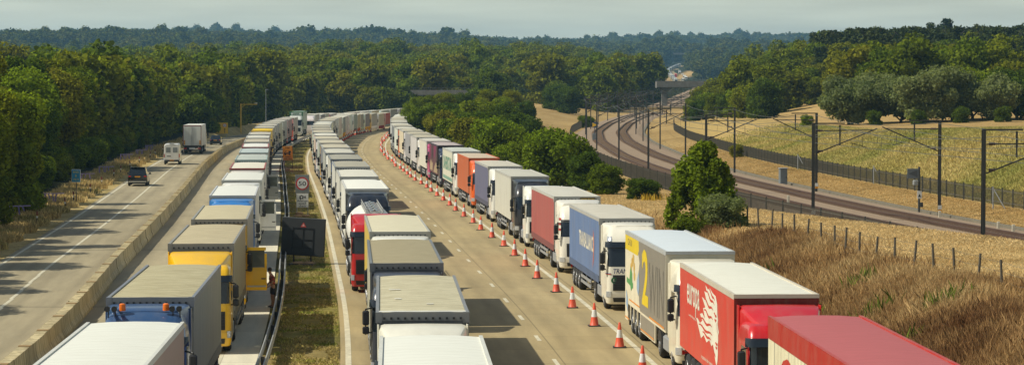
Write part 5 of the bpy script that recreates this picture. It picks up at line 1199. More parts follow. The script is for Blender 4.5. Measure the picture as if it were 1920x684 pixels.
for px, py in ((1496, 318), (1638, 345), (1862, 392)):
    q = onground(px, py); b = MB(); b.bar((0, 0, -.1), (0, 0, 1.7), .05); b.bar((.9, -.5, -.1), (.05, 0, 1.5), .045)
    tag(put('braced_post', b.me('braced_post', M['grey']), loc=q), 'pale braced strainer post standing against the boundary fence', 'fence post', 'braced posts of the boundary fence')

# wooden post and wire fence above the weeds
tops = [(47, 48), (98, 58), (150, 65), (195, 76), (247, 87), (298, 97), (360, 115), (415, 128), (461, 140), (520, 157), (587, 163), (670, 173), (750, 187), (835, 200), (922, 216), (1020, 238), (1125, 265)]
pp = []
for i, (x, y) in enumerate(tops):
    hh = np.interp(i, [0, 16], [21, 47]); q = onground(1380 + x / 2.25 + random.uniform(-1, 1), 380 + y / 2.25 + hh); pp.append(q)
d_ = pp[-1] - pp[-2]; pp += [pp[-1] + d_, pp[-1] + d_ * 2]
root = empty('post_and_wire_fence', pp[0], 0, 'weathered wooden post and wire fence above the brown weeds', 'fence')
for i, q in enumerate(pp):
    q.z = zt(q.x, q.y); b = MB(); ln_ = random.uniform(-.09, .12); b.bar((0, 0, -.2), (ln_, random.uniform(-.04, .04), 1.12 + random.uniform(-.06, .08)), .055, 7, 0, .05)
    put('post', b.me('post', M['wood']), root, loc=q - pp[0])
for z in (.35, .7, 1.05):
    b = MB()
    for i in range(len(pp) - 1):
        a_ = pp[i] - pp[0] + Vector((0, 0, z)); c_ = pp[i + 1] - pp[0] + Vector((0, 0, z)); mid = (a_ + c_) / 2 - Vector((0, 0, .03)); b.tube([a_, mid, c_], .006, 4)
    put('wire', b.me('wire', M['wire']), root)

# catenary masts
def mast(D, side, of, label, h=7.4, zoff=None):
    p = along(RL, D, side * of); th = frame(RL, D); p.z = zt(p.x, p.y) if D < 900 else zt(p.x, p.y)
    root = empty('catenary_mast', p, -th, label, 'railway mast', 'catenary masts along the railway')
    z0 = -p.z; b = MB(); k = .09
    b.box(-k, k, -.14, -.11, -.3, h); b.box(-k, k, .11, .14, -.3, h); b.box(-.02, .02, -.11, .11, -.3, h); b.box(-.3, .3, -.3, .3, -.3, .18 + z0 * .5)
    put('post', b.me('post', M['mast']), root)
    s = -side; rch = of - 2.3
    b = MB(); b.bar((s * .15, 0, z0 + 5.1), (s * (rch + 1.3), 0, z0 + 6.9), .045, 6); b.bar((s * .15, 0, z0 + 6.75), (s * (rch + 1.1), 0, z0 + 6.8), .035, 6)
    b.bar((s * (rch - .6), 0, z0 + 5.85), (s * (rch + .5), 0, z0 + 5.55), .025, 6); b.bar((s * (rch + .2), 0, z0 + 6.3), (s * (rch + .2), 0, z0 + 5.6), .02, 5)
    put('cantilever_arm', b.me('cantilever_arm', M['mast']), root)
    for (x, z) in ((s * .5, z0 + 5.3), (s * .5, z0 + 6.76)):
        b = MB(); b.lathe([(.05, -.2), (.09, -.15), (.05, -.1), (.09, -.05), (.05, 0), (.09, .05), (.05, .1), (.09, .15), (.05, .2)], 'x', 8, (x, 0, z)); put('insulator', b.me('insulator', plain('insulator_brown', (.08, .05, .04), .3)), root)
    b = MB(); b.box(*sorted((-s * 0.1, s * 2.3)), -.07, .07, h - .07, h + .02); b.box(*sorted((s * 1.9, s * 2.0)), -.05, .05, h - 1.0, h - .12); b.bar((s * 1.95, 0, h - 1.6), (s * 1.95, 0, h - 1.0), .05, 6)
    put('top_bracket', b.me('top_bracket', M['mast']), root)
    if D < 240:
        b = MB(); b.box(-.14, .14, -.155, -.141, z0 + .75, z0 + 1.05); pl = put('mast_plate', b.me('mast_plate', M['white']), root); b = MB(); b.box(-.14, .14, -.155, -.141, z0 + .55, z0 + .73); put('warning_plate', b.me('warning_plate', M['signyellow']), root)
NM = [(148, 5.9), (187, 5.7), (232, 5.6), (279, 4.9), (320, 4.6), (377, 4.6), (428, 4.6), (480, 4.6), (535, 4.6), (590, 4.6), (645, 4.6), (705, 4.6), (770, 4.6), (840, 4.6), (915, 4.6), (990, 4.6), (1060, 4.6), (1130, 4.6)]
FM = [(193, 5.4), (235, 5.0), (283, 5.0), (332, 4.8), (380, 4.8), (430, 4.8), (485, 4.8), (540, 4.8), (595, 4.8), (650, 4.8), (710, 4.8), (775, 4.8), (845, 4.8), (920, 4.8), (995, 4.8), (1065, 4.8), (1135, 4.8)]
for i, (D, of) in enumerate(NM): mast(D, -1, of, f'dark catenary mast on the motorway side of the tracks, {ORD[i]} into the distance', 7.6 if D < 160 else 7.3)
for i, (D, of) in enumerate(FM): mast(D, 1, of, f'dark catenary mast on the grassy bank side, {ORD[i]} into the distance')
for nm, of in (('near', -2.3), ('far', 2.3)):
    o0 = along(RL, 100, of); root = empty('overhead_line', o0, 0, f'overhead electric wires strung above the {"track nearer the motorway" if of < 0 else "track beside the grassy bank"}', 'overhead wire', 'overhead wires of the railway')
    sup = [100] + [d for d, _ in (NM if of < 0 else FM)]
    for part, zz, sag in (('contact_wire', 5.55, .0), ('messenger_wire', 6.75, .7), ('return_wire', 7.2, .5)):
        pts = []
        for a_, c_ in zip(sup[:-1], sup[1:]):
            for t in np.linspace(0, 1, 7)[:-1]:
                D = a_ + (c_ - a_) * t; p = along(RL, float(D), of + (.0 if part != 'return_wire' else math.copysign(2.6, of))); p.z = zz - sag * 4 * t * (1 - t) + (zt(p.x, p.y) if D > 900 else 0); pts.append(p - o0)
        b = MB(); b.tube(pts, .022, 4); put(part, b.me(part, M['wire']), root)
    b = MB()
    for a_, c_ in zip(sup[:-1], sup[1:]):
        for t in (.15, .3, .5, .7, .85):
            D = a_ + (c_ - a_) * t; p = along(RL, float(D), of) - o0; z = (zt(p.x + o0.x, p.y + o0.y) if D > 900 else 0); b.bar((p.x, p.y, z + 5.55), (p.x, p.y, z + 6.75 - .7 * 4 * t * (1 - t)), .012, 4)
    put('dropper_wires', b.me('dropper_wires', M['wire']), root)

vs, fs = sweep(RL, [(-.22, -.1), (-.22, .26), (.22, .26), (.22, -.1)], 120, 620, 4, 6.5)
b = MB(); b.add(vs, fs); tag(put('cable_trough', b.me('cable_trough', plain('trough_concrete', (.16, .14, .10), .9, var=.3))), 'pale concrete cable trough running beside the far track', 'cable trough')
# lineside equipment
q = onground(1468, 349); root = empty('equipment_cabinet', q, R(8), 'grey lineside equipment cabinet on the bare slope behind the far track', 'cabinet')
b = MB(); b.box(-.36, .36, -.35, .35, -.2, 1.72, bev=.03); put('case', b.me('case', plain('cabinet_grey', (.16, .18, .19), .5)), root)
b = MB(); b.box(-.42, .42, -.41, .41, 1.721, 1.8, bev=.02); put('lid', b.me('lid', plain('cabinet_lid', (.3, .31, .31), .5)), root)
b = MB(); b.box(-.31, .31, -.37, -.351, .05, 1.62); d = put('door', b.me('door', plain('cabinet_grey', (.16, .18, .19), .5)), root); b = MB(); b.box(.2, .26, -.39, -.371, .8, 1.0); put('handle', b.me('handle', M['black']), d)
q = onground(1723, 404); root = empty('marker_signal', q, R(6), 'trackside signal post with a grey arrow board and a lamp housing', 'railway signal')
b = MB(); b.bar((0, 0, -.2), (0, 0, 3.75), .09, 8); put('post', b.me('post', M['mast']), root)
b = MB(); b.box(-.95, -.05, -.06, -.02, 2.85, 3.6, bev=.01); bd = put('arrow_board', b.me('arrow_board', plain('board_grey', (.13, .15, .17), .5)), root)
b = MB(); b.add([(-.85, -.066, 3.22), (-.15, -.066, 2.95), (-.15, -.066, 3.5)], [(0, 1, 2)]); put('arrow', b.me('arrow', plain('arrow_dark', (.07, .08, .09), .5)), bd)
b = MB(); b.box(-.5, -.1, -.2, .12, 2.3, 2.72, bev=.06); put('lamp_housing', b.me('lamp_housing', plain('housing_grey', (.28, .29, .28), .5)), root)
b = MB(); b.box(-.18, .18, -.13, -.1, 1.3, 1.9); pl = put('number_board', b.me('number_board', M['white']), root); b = MB(); b.add([(-.12, -.136, 1.42), (.12, -.136, 1.42), (0, -.136, 1.68)], [(0, 1, 2)]); put('triangle_mark', b.me('triangle_mark', M['black']), pl)
b = MB(); b.box(.05, .3, -.12, .12, .65, 1.0, bev=.02); put('relay_box', b.me('relay_box', M['mast']), root)
q = onground(1114, 266); root = empty('marker_signal', q, 0, 'blue board with a yellow arrow on a cabinet beside the distant curve', 'railway signal')
b = MB(); b.box(-.3, .3, -.25, .25, -.2, 1.4, bev=.03); put('cabinet', b.me('cabinet', plain('cabinet_grey', (.16, .18, .19), .5)), root)
b = MB(); b.bar((.1, 0, 1.4), (.1, 0, 3.3), .06); put('post', b.me('post', M['mast']), root)
b = MB(); b.box(-.35, .6, -.09, -.06, 2.35, 3.3); bd = put('arrow_board', b.me('arrow_board', plain('board_blue', (.03, .07, .16), .5)), root); b = MB(); b.add([(-.3, -.096, 2.42), (.55, -.096, 2.82), (-.3, -.096, 3.22)], [(0, 1, 2)]); put('arrow', b.me('arrow', M['yellow']), bd)
for i, (px, py) in enumerate(((1478, 392), (1872, 437), (1900, 442), (1762, 415))):
    q = onground(px, py); b = MB(); b.box(-.1, .1, -.08, .08, -.1, .75 if i != 0 else 1.1, bev=.02); o = put('track_marker', b.me('track_marker', plain('marker_stone', (.5, .46, .36), .8)), loc=q)
    tag(o, ['short white marker in the near fence below the twin masts', 'stubby pale marker post right of the tallest mast', 'low concrete marker at the edge of the far track near the frame edge', 'small concrete marker at the foot of the bank side mast'][i], 'marker post')

# ------------------------------------------------------------------ bridges
def bridge(name, x0, x1, y, ztop, zbot, depth, label, piers=(), rail=True, skew=0.0):
    root = empty(name, ((x0 + x1) / 2, y, 0), skew, label, 'bridge'); h = (x1 - x0) / 2
    b = MB(); b.box(-h, h, 0, depth, zbot, ztop - .9); b.box(-h, h, -.3, 0, zbot + .25, ztop - .6); b.box(-h, h, depth, depth + .3, zbot + .25, ztop - .6); put('deck', b.me('deck', M['bridge']), root)
    b = MB(); b.box(-h, h, -.25, -.05, ztop - .598, ztop - (.6 if rail else 0) + (.02 if rail else 0)); b.box(-h, h, -.32, .02, ztop - .06, ztop); 
    for x in np.arange(-h, h, 1.6): b.box(x, x + .1, -.2, -.1, ztop - .597, ztop - .061)
    put('parapet', b.me('parapet', plain('parapet_grey', (.22, .22, .2), .8)), root)
    for px_ in piers:
        g = zt(px_, y); cx = px_ - (x0 + x1) / 2; b = MB(); b.box(cx - .9, cx + .9, 1.5, depth - 1.5, g - 1, zbot - .003, bev=.1); b.box(cx - 1.6, cx + 1.6, 1.0, depth - 1.0, zbot - 1.0, zbot - .004); put('pier', b.me('pier', M['bridge']), root)
    return root
bridge('rail_overbridge', 50.5, 92, 905, 10.6, 7.6, 9, 'grey concrete road bridge crossing above the railway with one tall pier', (53.5, 72.5))
bridge('road_overbridge', -36, -11, 735, 8.1, 5.9, 7, 'slim dark bridge crossing the motorway among the trees', (-31, -14))
bridge('distant_overbridge', 180, 262, 3330, 45.5, 42.5, 10, 'thin dark bridge across the motorway on the far hillside', (192, 240))

# ------------------------------------------------------------------ lorries on the far stretch of motorway
def far_lorry(D, off, cc, bc, label, away=False):
    p = along(C, D, off); th = frame(C, D); root = empty('lorry', (p.x, p.y, zfar(D)), -th, label, 'lorry', 'lorries on the distant stretch of motorway')
    k = ('farcab',)
    if k not in _TM:
        b = MB(); b.prism([(0, .4), (0, 1.9), (.2, 2.9), (.5, 3.3), (2.2, 3.9), (2.2, .4)], -1.24, 1.24); c_ = b.me('cab', M['white'])
        b = MB(); b.add([(-1.15, -.02, 1.95), (1.15, -.02, 1.95), (1.1, .17, 2.85), (-1.1, .17, 2.85)], [(0, 1, 2, 3)]); g = b.me('windscreen', M['glass'])
        b = MB(); b.box(-1.27, 1.27, 2.8, 16.2, 1.1, 4.0); t = b.me('trailer', M['white']); b = MB(); b.box(-1.1, 1.1, .6, 15.8, .15, 1.0); u = b.me('running_gear', M['chassis']); _TM[k] = (c_, g, t, u)
    c_, g, t, u = _TM[k]; cb = put('cab', c_, root, paint(cc)); put('windscreen', g, cb); put('trailer', t, root, panel(bc)); put('running_gear', u, root)
r_ = random.Random(4); fc = [W1, (170, 170, 166), (150, 152, 150), (120, 130, 140), (96, 110, 124), (190, 186, 172)]
for i, D in enumerate(np.arange(2330, 3180, 26)):
    far_lorry(float(D), -6.1, fc[r_.randrange(6)], fc[r_.randrange(6)], f'tiny pale lorry in the distant queue, {ORD[min(i, 29)]} before it passes the far bridge' if i < 30 else 'tiny pale lorry at the end of the distant queue')
for i, D in enumerate(np.arange(2500, 2860, 60)):
    far_lorry(float(D), 5.8, fc[r_.randrange(3)], (60, 96, 140) if i % 2 else W1, f'tiny lorry on the distant right shoulder, {ORD[i]} of a short row')
far_lorry(2620, -1.5, (190, 40, 34), W1, 'tiny lorry with a red cab driving alone on the distant motorway')
far_lorry(2440, 1.5, W1, (60, 90, 120), 'tiny lorry with a bluish body driving alone on the distant motorway')

# houses on the far hillsides
def house(px, D, w_, h_, wall, roofc, label):
    v = ray(px, 100); x = v.x / v.y * D; z = zt(x, D); root = empty('house', (x, D, z), R(random.uniform(-20, 20)), label, 'house')
    b = MB(); b.box(-w_ / 2, w_ / 2, 0, 8, -2, h_); hw = put('wall', b.me('wall', plain('house_wall', lin(wall), .8)), root)
    b = MB(); b.prism([(-.5, h_), (4, h_ + 4), (8.5, h_), (8.5, h_ - .01), (-.5, h_ - .01)], -w_ / 2 - .3, w_ / 2 + .3); put('roof', b.me('roof', plain('house_roof', lin(roofc), .8)), root)
    for x_ in np.arange(-w_ / 2 + 1.5, w_ / 2 - 1, 2.6): b = MB(); b.box(x_, x_ + 1.1, -.04, -.003, h_ - 2, h_ - .8); put('window', b.me('window', M['glass']), hw)
HOUSES = [(288, 2500, 13, 6, (226, 222, 206), (110, 60, 44), 'small white house among the trees on the far left ridge'), (314, 2750, 12, 5, (216, 190, 160), (140, 76, 54), 'small house with a reddish roof on the far left ridge'),
          (275, 1750, 16, 5, (214, 220, 224), (190, 200, 206), 'pale grey barn roof showing above the left wood'), (1401, 2300, 18, 6, (120, 126, 128), (110, 114, 116), 'grey shed beside the trees right of the far motorway')]
for h_ in HOUSES: house(*h_)
# ------------------------------------------------------------------ foliage
def leaf_mat(name, cols, trans=0.5, var=0.6):
    m = bpy.data.materials.new(name); m.use_nodes = True; nt = m.node_tree; nt.nodes.clear(); L = nt.links.new
    out = nt.nodes.new('ShaderNodeOutputMaterial'); oi = nd(nt, 'ShaderNodeObjectInfo'); ge = nd(nt, 'ShaderNodeNewGeometry')
    cr = nd(nt, 'ShaderNodeValToRGB'); e = cr.color_ramp.elements
    while len(e) < len(cols): e.new(0.5)
    for i, c in enumerate(cols): e[i].position = i / max(1, len(cols) - 1); e[i].color = (*c, 1)
    L(oi.outputs['Random'], cr.inputs[0])
    mr = nd(nt, 'ShaderNodeMapRange', i_1=0, i_2=1, i_3=1 - var, i_4=1 + var); L(ge.outputs['Random Per Island'], mr.inputs[0])
    tc_ = nd(nt, 'ShaderNodeTexCoord'); nz = nd(nt, 'ShaderNodeTexNoise', i_Scale=0.55, i_Detail=3.0); L(tc_.outputs['Object'], nz.inputs['Vector'])
    mn = nd(nt, 'ShaderNodeMapRange', i_1=0.3, i_2=0.7, i_3=0.75, i_4=1.25); L(nz.outputs[0], mn.inputs[0])
    mm = nd(nt, 'ShaderNodeMath', operation='MULTIPLY'); L(mr.outputs[0], mm.inputs[0]); L(mn.outputs[0], mm.inputs[1])
    mul = nd(nt, 'ShaderNodeVectorMath', operation='SCALE'); L(cr.outputs[0], mul.inputs[0]); L(mm.outputs[0], mul.inputs['Scale'])
    df = nd(nt, 'ShaderNodeBsdfDiffuse'); L(mul.outputs[0], df.inputs[0])
    tr = nd(nt, 'ShaderNodeBsdfTranslucent'); yl = nd(nt, 'ShaderNodeVectorMath', operation='MULTIPLY'); yl.inputs[1].default_value = (1.15, 1.2, 0.6); L(mul.outputs[0], yl.inputs[0]); L(yl.outputs[0], tr.inputs[0])
    ms = nd(nt, 'ShaderNodeMixShader', i_0=trans); L(df.outputs[0], ms.inputs[1]); L(tr.outputs[0], ms.inputs[2]); L(ms.outputs[0], out.inputs[0])
    return m
LF = dict(mixed=leaf_mat('foliage', [(.125, .158, .012), (.18, .190, .015), (.135, .175, .013), (.10, .138, .012), (.20, .19, .016), (.15, .188, .015)]),
          dark=leaf_mat('dark_foliage', [(.066, .104, .014), (.084, .122, .015), (.096, .128, .015)]),
          bright=leaf_mat('bright_foliage', [(.16, .215, .016), (.185, .225, .018), (.145, .20, .016)]),
          yellow=leaf_mat('yellowish_foliage', [(.185, .185, .016), (.155, .168, .016), (.20, .19, .02)]),
          willow=leaf_mat('willow_foliage', [(.185, .215, .085), (.21, .235, .095), (.165, .195, .08)], var=.3),
          pine=leaf_mat('pine_needles', [(.040, .055, .018), (.054, .068, .022), (.064, .074, .022)], trans=.15),
          far=leaf_mat('distant_foliage', [(.070, .088, .020), (.112, .120, .026), (.086, .108, .024), (.135, .130, .030), (.056, .074, .020)]))

def sphere_pts(n, r_): 
    v = r_.normal(size=(n, 3)); return v / np.linalg.norm(v, axis=1, keepdims=True)
def rng2(s_): return np.random.default_rng(s_ + 500)
def crown_mesh(name, seed, H, Rr, zb, n, leaf, kind='oak', mat=None, core=.74):
    r_ = np.random.default_rng(seed); cs = []; rs = []; sq = np.array([1, 1, .82])
    if kind in ('oak', 'willow'):
        nl = 24 if kind == 'oak' else 30; hz = (H - zb) / 2; zc = zb + hz
        d = sphere_pts(nl, r_); d[:, 2] = d[:, 2] * .9 + .12; rad = r_.uniform(.45, .78, nl)
        cs = np.stack([d[:, 0] * Rr * rad, d[:, 1] * Rr * rad, zc + d[:, 2] * hz * rad], 1); rs = r_.uniform(.22, .46, nl) * Rr * (1 if kind == 'oak' else .82)
        cs = np.concatenate([cs, [[0, 0, zc]]]); rs = np.append(rs, Rr * .55)
    elif kind == 'pine':
        nl = 36; z = np.sort(r_.uniform(zb, H * .9, nl)); t = (z - zb) / (H - zb); rad = (1 - t ** 1.8) * Rr * r_.uniform(.35, .8, nl); a = r_.uniform(0, 6.28, nl)
        cs = np.stack([rad * np.cos(a), rad * np.sin(a), z], 1); rs = (1.05 - .42 * t) * Rr * .46 * r_.uniform(.6, 1.15, nl); sq = np.array([1, 1, .7])
    elif kind == 'spiky':
        nl = 110; z = zb + (H * .9 - zb) * r_.uniform(0, 1, nl); t = (z - zb) / (H - zb); a = r_.uniform(0, 6.28, nl); rad = (1 - t ** 1.9) * Rr * np.sqrt(r_.uniform(0, .9, nl)) 
        cs = np.stack([rad * np.cos(a), rad * np.sin(a), z], 1); rs = r_.uniform(.11, .2, nl) * Rr; sq = np.array([.85, .85, 1.6])
    if kind == 'oak':        # low skirt of leaves round the foot
        a = rng2(seed).uniform(0, 6.28, 7); cs = np.concatenate([cs, np.stack([np.cos(a) * Rr * .6, np.sin(a) * Rr * .6, np.full(7, Rr * .3)], 1)]); rs = np.append(rs, np.full(7, Rr * .34))
    cs = np.asarray(cs); rs = np.asarray(rs)
    p = rs ** 2 / (rs ** 2).sum(); m_ = int(n * 1.9); k = r_.choice(len(rs), m_, p=p); d = sphere_pts(m_, r_)
    if kind == 'spiky': d[:, 2] = np.abs(d[:, 2]) * r_.choice([1, 1, 1, -1], m_)
    P = cs[k] + d * sq * (rs[k] * (r_.uniform(.76, 1.20, m_)))[:, None]
    inside = np.zeros(m_, bool)
    for i in range(len(rs)):
        q = (P - cs[i]) / sq; inside |= (np.linalg.norm(q, axis=1) < rs[i] * .72) & (k != i)
    keep = np.where(~inside & (P[:, 2] > zb * .35))[0][:n]; P = P[keep]; d = d[keep]; n = len(P)
    N = d * .6 + sphere_pts(n, r_) * .95 + np.array([0, 0, .4]); N /= np.linalg.norm(N, axis=1, keepdims=True)
    ref = sphere_pts(n, r_); U = np.cross(N, ref); U /= np.linalg.norm(U, axis=1, keepdims=True) + 1e-9; V = np.cross(N, U)
    s_ = leaf * r_.uniform(.55, 1.3, n)[:, None] * .5; asp = r_.uniform(.55, 1.0, n)[:, None]
    # clipped, slightly folded leaf clump: six corners
    ang = [0, 1.05, 2.1, 3.14, 4.2, 5.25]; ring = []
    for a in ang:
        j = r_.uniform(.7, 1.2, n)[:, None]; ring.append(P + U * s_ * math.cos(a) * j + V * s_ * asp * math.sin(a) * j + N * s_ * r_.uniform(-.3, .3, n)[:, None])
    verts = np.stack(ring, 1).reshape(-1, 3); base = np.arange(n)[:, None] * 6
    faces = [tuple(f) for f in (base + np.arange(6)[None, :]).tolist()]
    # inner mass that keeps the crown from being see-through everywhere
    nv = len(verts); cv = []; cf = []
    for c_, rr in zip(cs, rs):
        o = nv + len(cv); rows, cols = 4, 7
        for i in range(rows + 1):
            th = math.pi * i / rows
            for j in range(cols): ph = 2 * math.pi * j / cols; q = core * rr * r_.uniform(.8, 1.05); cv.append((c_[0] + q * sq[0] * math.sin(th) * math.cos(ph), c_[1] + q * sq[1] * math.sin(th) * math.sin(ph), c_[2] + q * sq[2] * math.cos(th)))
        for i in range(rows):
            for j in range(cols): cf.append((o + i*cols + j, o + i*cols + (j+1) % cols, o + (i+1)*cols + (j+1) % cols, o + (i+1)*cols + j))
    me = bpy.data.meshes.new(name); me.from_pydata(np.concatenate([verts, np.array(cv)]).tolist(), [], faces + cf); me.materials.append(mat or LF['mixed']); me.update(); return me
def trunk_mesh(seed, H, r0, top, lean=.3):
    r_ = random.Random(seed); b = MB(); pts = [Vector((r_.uniform(-lean, lean) * t, r_.uniform(-lean, lean) * t, H * top * t - .3)) for t in np.linspace(0, 1, 6)]
    for i in range(5): b.bar(pts[i], pts[i + 1], r0 * (1 - .15 * i), 8, 0, r0 * (1 - .15 * (i + 1)))
    for k in range(6):
        s_ = pts[2 + k % 3]; a = k * 1.2 + r_.uniform(-.3, .3); e = s_ + Vector((math.cos(a), math.sin(a), r_.uniform(.6, 1.1))) * H * .2; b.bar(s_, e, r0 * .45, 6, 0, r0 * .15)
    return b.me('trunk', M['bark'], 60)

HI, MI, LO = [], [], []
for s_ in range(4): HI.append((crown_mesh('crown', 20 + s_, 11, 3.9 + .25 * (s_ % 2), 1.0, 9500, .31, core=.66), trunk_mesh(s_, 11, .22, .62)))
HI.append((crown_mesh('crown', 31, 12.5, 3.1, 1.0, 9500, .31, core=.66), trunk_mesh(9, 12.5, .2, .7)))
for s_ in range(4): MI.append((crown_mesh('crown', 40 + s_, 11, 4.2, 1.0, 2600, .62, core=.72), trunk_mesh(s_ + 5, 11, .25, .6)))
for s_ in range(3): LO.append((crown_mesh('crown', 60 + s_, 11, 4.8, .6, 520, 1.35, core=.86, mat=LF['far']), trunk_mesh(s_ + 15, 11, .25, .5)))
PI_ = [(crown_mesh('crown', 70 + s_, 14, 3.6, 4.5, 1900, .7, 'pine', LF['pine'], .7), trunk_mesh(s_ + 25, 14, .26, .9, .15)) for s_ in range(3)]
WI = [(crown_mesh('crown', 80 + s_, 8, 4.3, .3, 4500, .36, 'willow', LF['willow'], .8), trunk_mesh(s_ + 35, 8, .3, .5)) for s_ in range(3)]
BU = [(crown_mesh('crown', 90 + s_, 6, 3.3, .2, 5200, .30, 'oak', LF['mixed'], .78), trunk_mesh(s_ + 45, 6, .14, .5)) for s_ in range(3)]
SPK = (crown_mesh('crown', 99, 6.3, 2.9, .3, 9500, .24, 'spiky', LF['bright'], .72), trunk_mesh(55, 6.3, .16, .8, .1))

def plant(x, y, pr, sc, label, group, name='tree', cat='tree', mat=None, sz=None, zo=-.1, rz=None):
    root = empty(name, (x, y, zt(x, y) + zo), random.uniform(0, 6.28) if rz is None else rz, label, cat, group); root.scale = (sc, sc, sc * (sz or 1))
    c_ = put('crown', pr[0], root, mat); put('trunk', pr[1], root); return c_

# --- hand-placed trees and bushes
def at(px, D): return px_x(px, D), D
def px_x(px, D): return (px - 960) / F * D
BUSH = [(1322, 150, 'S', .84, .96, 'bright', 'big spiky green bush standing alone on the embankment above the weeds'),
        (1358, 147, 'B', .52, .75, 'willow', 'low grey green shrub at the right foot of the spiky bush'), (1288, 146, 'B', .40, .65, 'mixed', 'low tangled shrub at the left foot of the spiky bush'),
        (1208, 206, 'B', .50, .7, 'dark', 'small dark gorse bush on the tan slope left of the spiky bush'), (1138, 220, 'B', .62, .8, 'mixed', 'low green bush behind the white tractor unit'),
        (1096, 232, 'B', .72, .9, 'dark', 'dark green bush at the right of the tall roadside thicket'), (1040, 243, 'B', 1.08, 1.0, 'bright', 'tall bright roadside bush behind the charcoal cabbed lorry'),
        (1000, 252, 'B', .95, .95, 'mixed', 'olive roadside bush behind the lavender lorry'), (1075, 250, 'B', .88, .95, 'mixed', 'rounded bush between the tall bright bush and the dark one'),
        (960, 275, 'B', .80, .9, 'bright', 'leafy bush behind the orange lorry'), (938, 300, 'B', 1.15, 1.0, 'bright', 'tall feathery bush behind the cream lorry with green capitals'), (900, 305, 'B', .9, .95, 'mixed', 'bush behind the dark purple lorry'),
        (880, 335, 'B', 1.0, .9, 'yellow', 'yellowish bush behind the magenta cab'), (850, 345, 'B', .95, .9, 'mixed', 'olive bush left of the yellowish bush behind the magenta cab'), (905, 350, 'B', 1.1, .95, 'dark', 'dark bush above the purple lorry'),
        (826, 385, 'B', 1.0, .95, 'yellow', 'dry yellow green bush beyond the white roofs'), (862, 395, 'B', 1.0, .95, 'mixed', 'full green bush above the yellowish bush'), (800, 420, 'B', 1.1, 1.0, 'mixed', 'bush crowding the end of the hard shoulder queue'),
        (838, 440, 'B', 1.05, .95, 'dark', 'large dark bush over the end of the hard shoulder queue'), (872, 450, 'B', 1.05, .95, 'bright', 'broad green bush in the thicket behind the hard shoulder queue'), (905, 430, 'B', 1.2, 1.0, 'mixed', 'rounded bush in the middle of the thicket by the meadow'), (945, 410, 'B', 1.15, 1.0, 'dark', 'dark bush at the meadow edge of the thicket'),
        (975, 380, 'B', 1.0, .95, 'dark', 'dark rounded bush beside the tan meadow'), (778, 470, 'H', .78, 1.0, 'bright', 'bright green tree at the bend where the lorries disappear'), (800, 490, 'H', .85, .95, 'mixed', 'tree hiding the end of the queues at the bend'),
        (830, 510, 'H', .85, .95, 'mixed', 'full tree right of the bend'), (865, 520, 'H', .85, .9, 'dark', 'dark tree in the thicket right of the bend'), (900, 500, 'H', .8, .95, 'mixed', 'tree in the thicket, second right of the bend'), (940, 510, 'H', .9, .9, 'bright', 'light green tree at the top of the thicket'), (985, 520, 'H', .85, .9, 'dark', 'dark tree at the top left edge of the tan meadow'), (915, 545, 'H', .95, .9, 'mixed', 'olive tree behind the thicket'),
        (960, 560, 'H', .95, .95, 'mixed', 'tree behind the thicket near the meadow'), (775, 560, 'H', .9, .9, 'dark', 'dark tree behind the bright green tree at the bend'), (840, 575, 'H', .7, .95, 'mixed', 'tree behind the bend below the slim dark bridge'),
        (1040, 735, 'B', 1.15, 1.1, 'dark', 'round dark tree on the tan meadow, the left one of a pair'), (1064, 720, 'B', 1.2, 1.1, 'dark', 'round dark tree on the tan meadow, the right one of a pair'), (1100, 560, 'B', .6, .8, 'mixed', 'small bush inside the curve of the track')]
for px, D, k, sc, sz, mt_, lb in BUSH:
    pr = {'S': SPK, 'B': BU[(px * 7) % 3], 'H': HI[px % 5]}[k]
    if k == 'H': sc *= .74
    if k == 'B' and D < 310: sc *= .88
    plant(px_x(px, D), D, pr, sc, lb, 'bushes and trees between the motorway and the railway', 'bush' if k != 'H' else 'broadleaf_tree', 'bush' if k != 'H' else 'tree', LF[mt_], sz)
BUSH2 = [(1296, 600, .8, 'mixed', 'low olive bush at the left foot of the right wood'), (1312, 585, .75, 'dark', 'low dark bush where the right wood meets the track'), (1330, 600, .95, 'bright', 'fresh green bush below the right wood'), (1345, 575, .9, 'mixed', 'rounded bush on the slope below the right wood'), (1305, 640, .95, 'mixed', 'bush behind the low olive bush of the right wood'), (1328, 650, 1.1, 'dark', 'dark bush behind the fresh green one'), (1350, 630, 1.25, 'yellow', 'yellowish bush stepping up to the right wood'), (1318, 700, 1.2, 'mixed', 'taller bush beneath the right end of the railway bridge'), (1365, 560, .95, 'dark', 'dark bush at the lower edge of the right wood'), (1342, 720, 1.45, 'mixed', 'large bush beside the right end of the railway bridge'), (1385, 545, 1.1, 'bright', 'bright bush at the edge of the slope below the wood'), (1410, 530, 1.25, 'mixed', 'broad bush left of the tan field'), (1438, 515, 1.3, 'dark', 'dark rounded bush at the left corner of the tan field')]
for px, D, sc, mt_, lb in BUSH2: plant(px_x(px, D), D, BU[px % 3], sc, lb, 'bushes along the foot of the right wood', 'bush', 'bush', LF[mt_])
WILL = [(1590, 396, 1.0, 'willow', 'pale grey green willow at the left end of the willow row'), (1645, 402, 1.05, 'willow', 'pale willow, second in the row from the tan field'), (1690, 398, .95, 'willow', 'willow with drooping grey leaves near the middle of the row'), (1740, 392, 1.12, 'willow', 'tallest pale willow of the row above the bank'),
        (1785, 398, 1.08, 'willow', 'broad willow right of the tallest one'), (1822, 402, 1.05, 'bright', 'greener tree squeezed between two willows'), (1862, 395, .9, 'willow', 'small willow above the bank side mast'), (1905, 398, 1.05, 'dark', 'dark leafy tree at the end of the willow row'), (1945, 400, 1.1, 'dark', 'dark tree past the end of the willow row')]
for px, D, sc, mt_, lb in WILL: plant(px_x(px, D), D, WI[px % 3], sc * 1.12, lb, 'row of willows above the railway bank', 'willow_tree', 'tree', LF[mt_], zo=-1.1)
k_ = 0
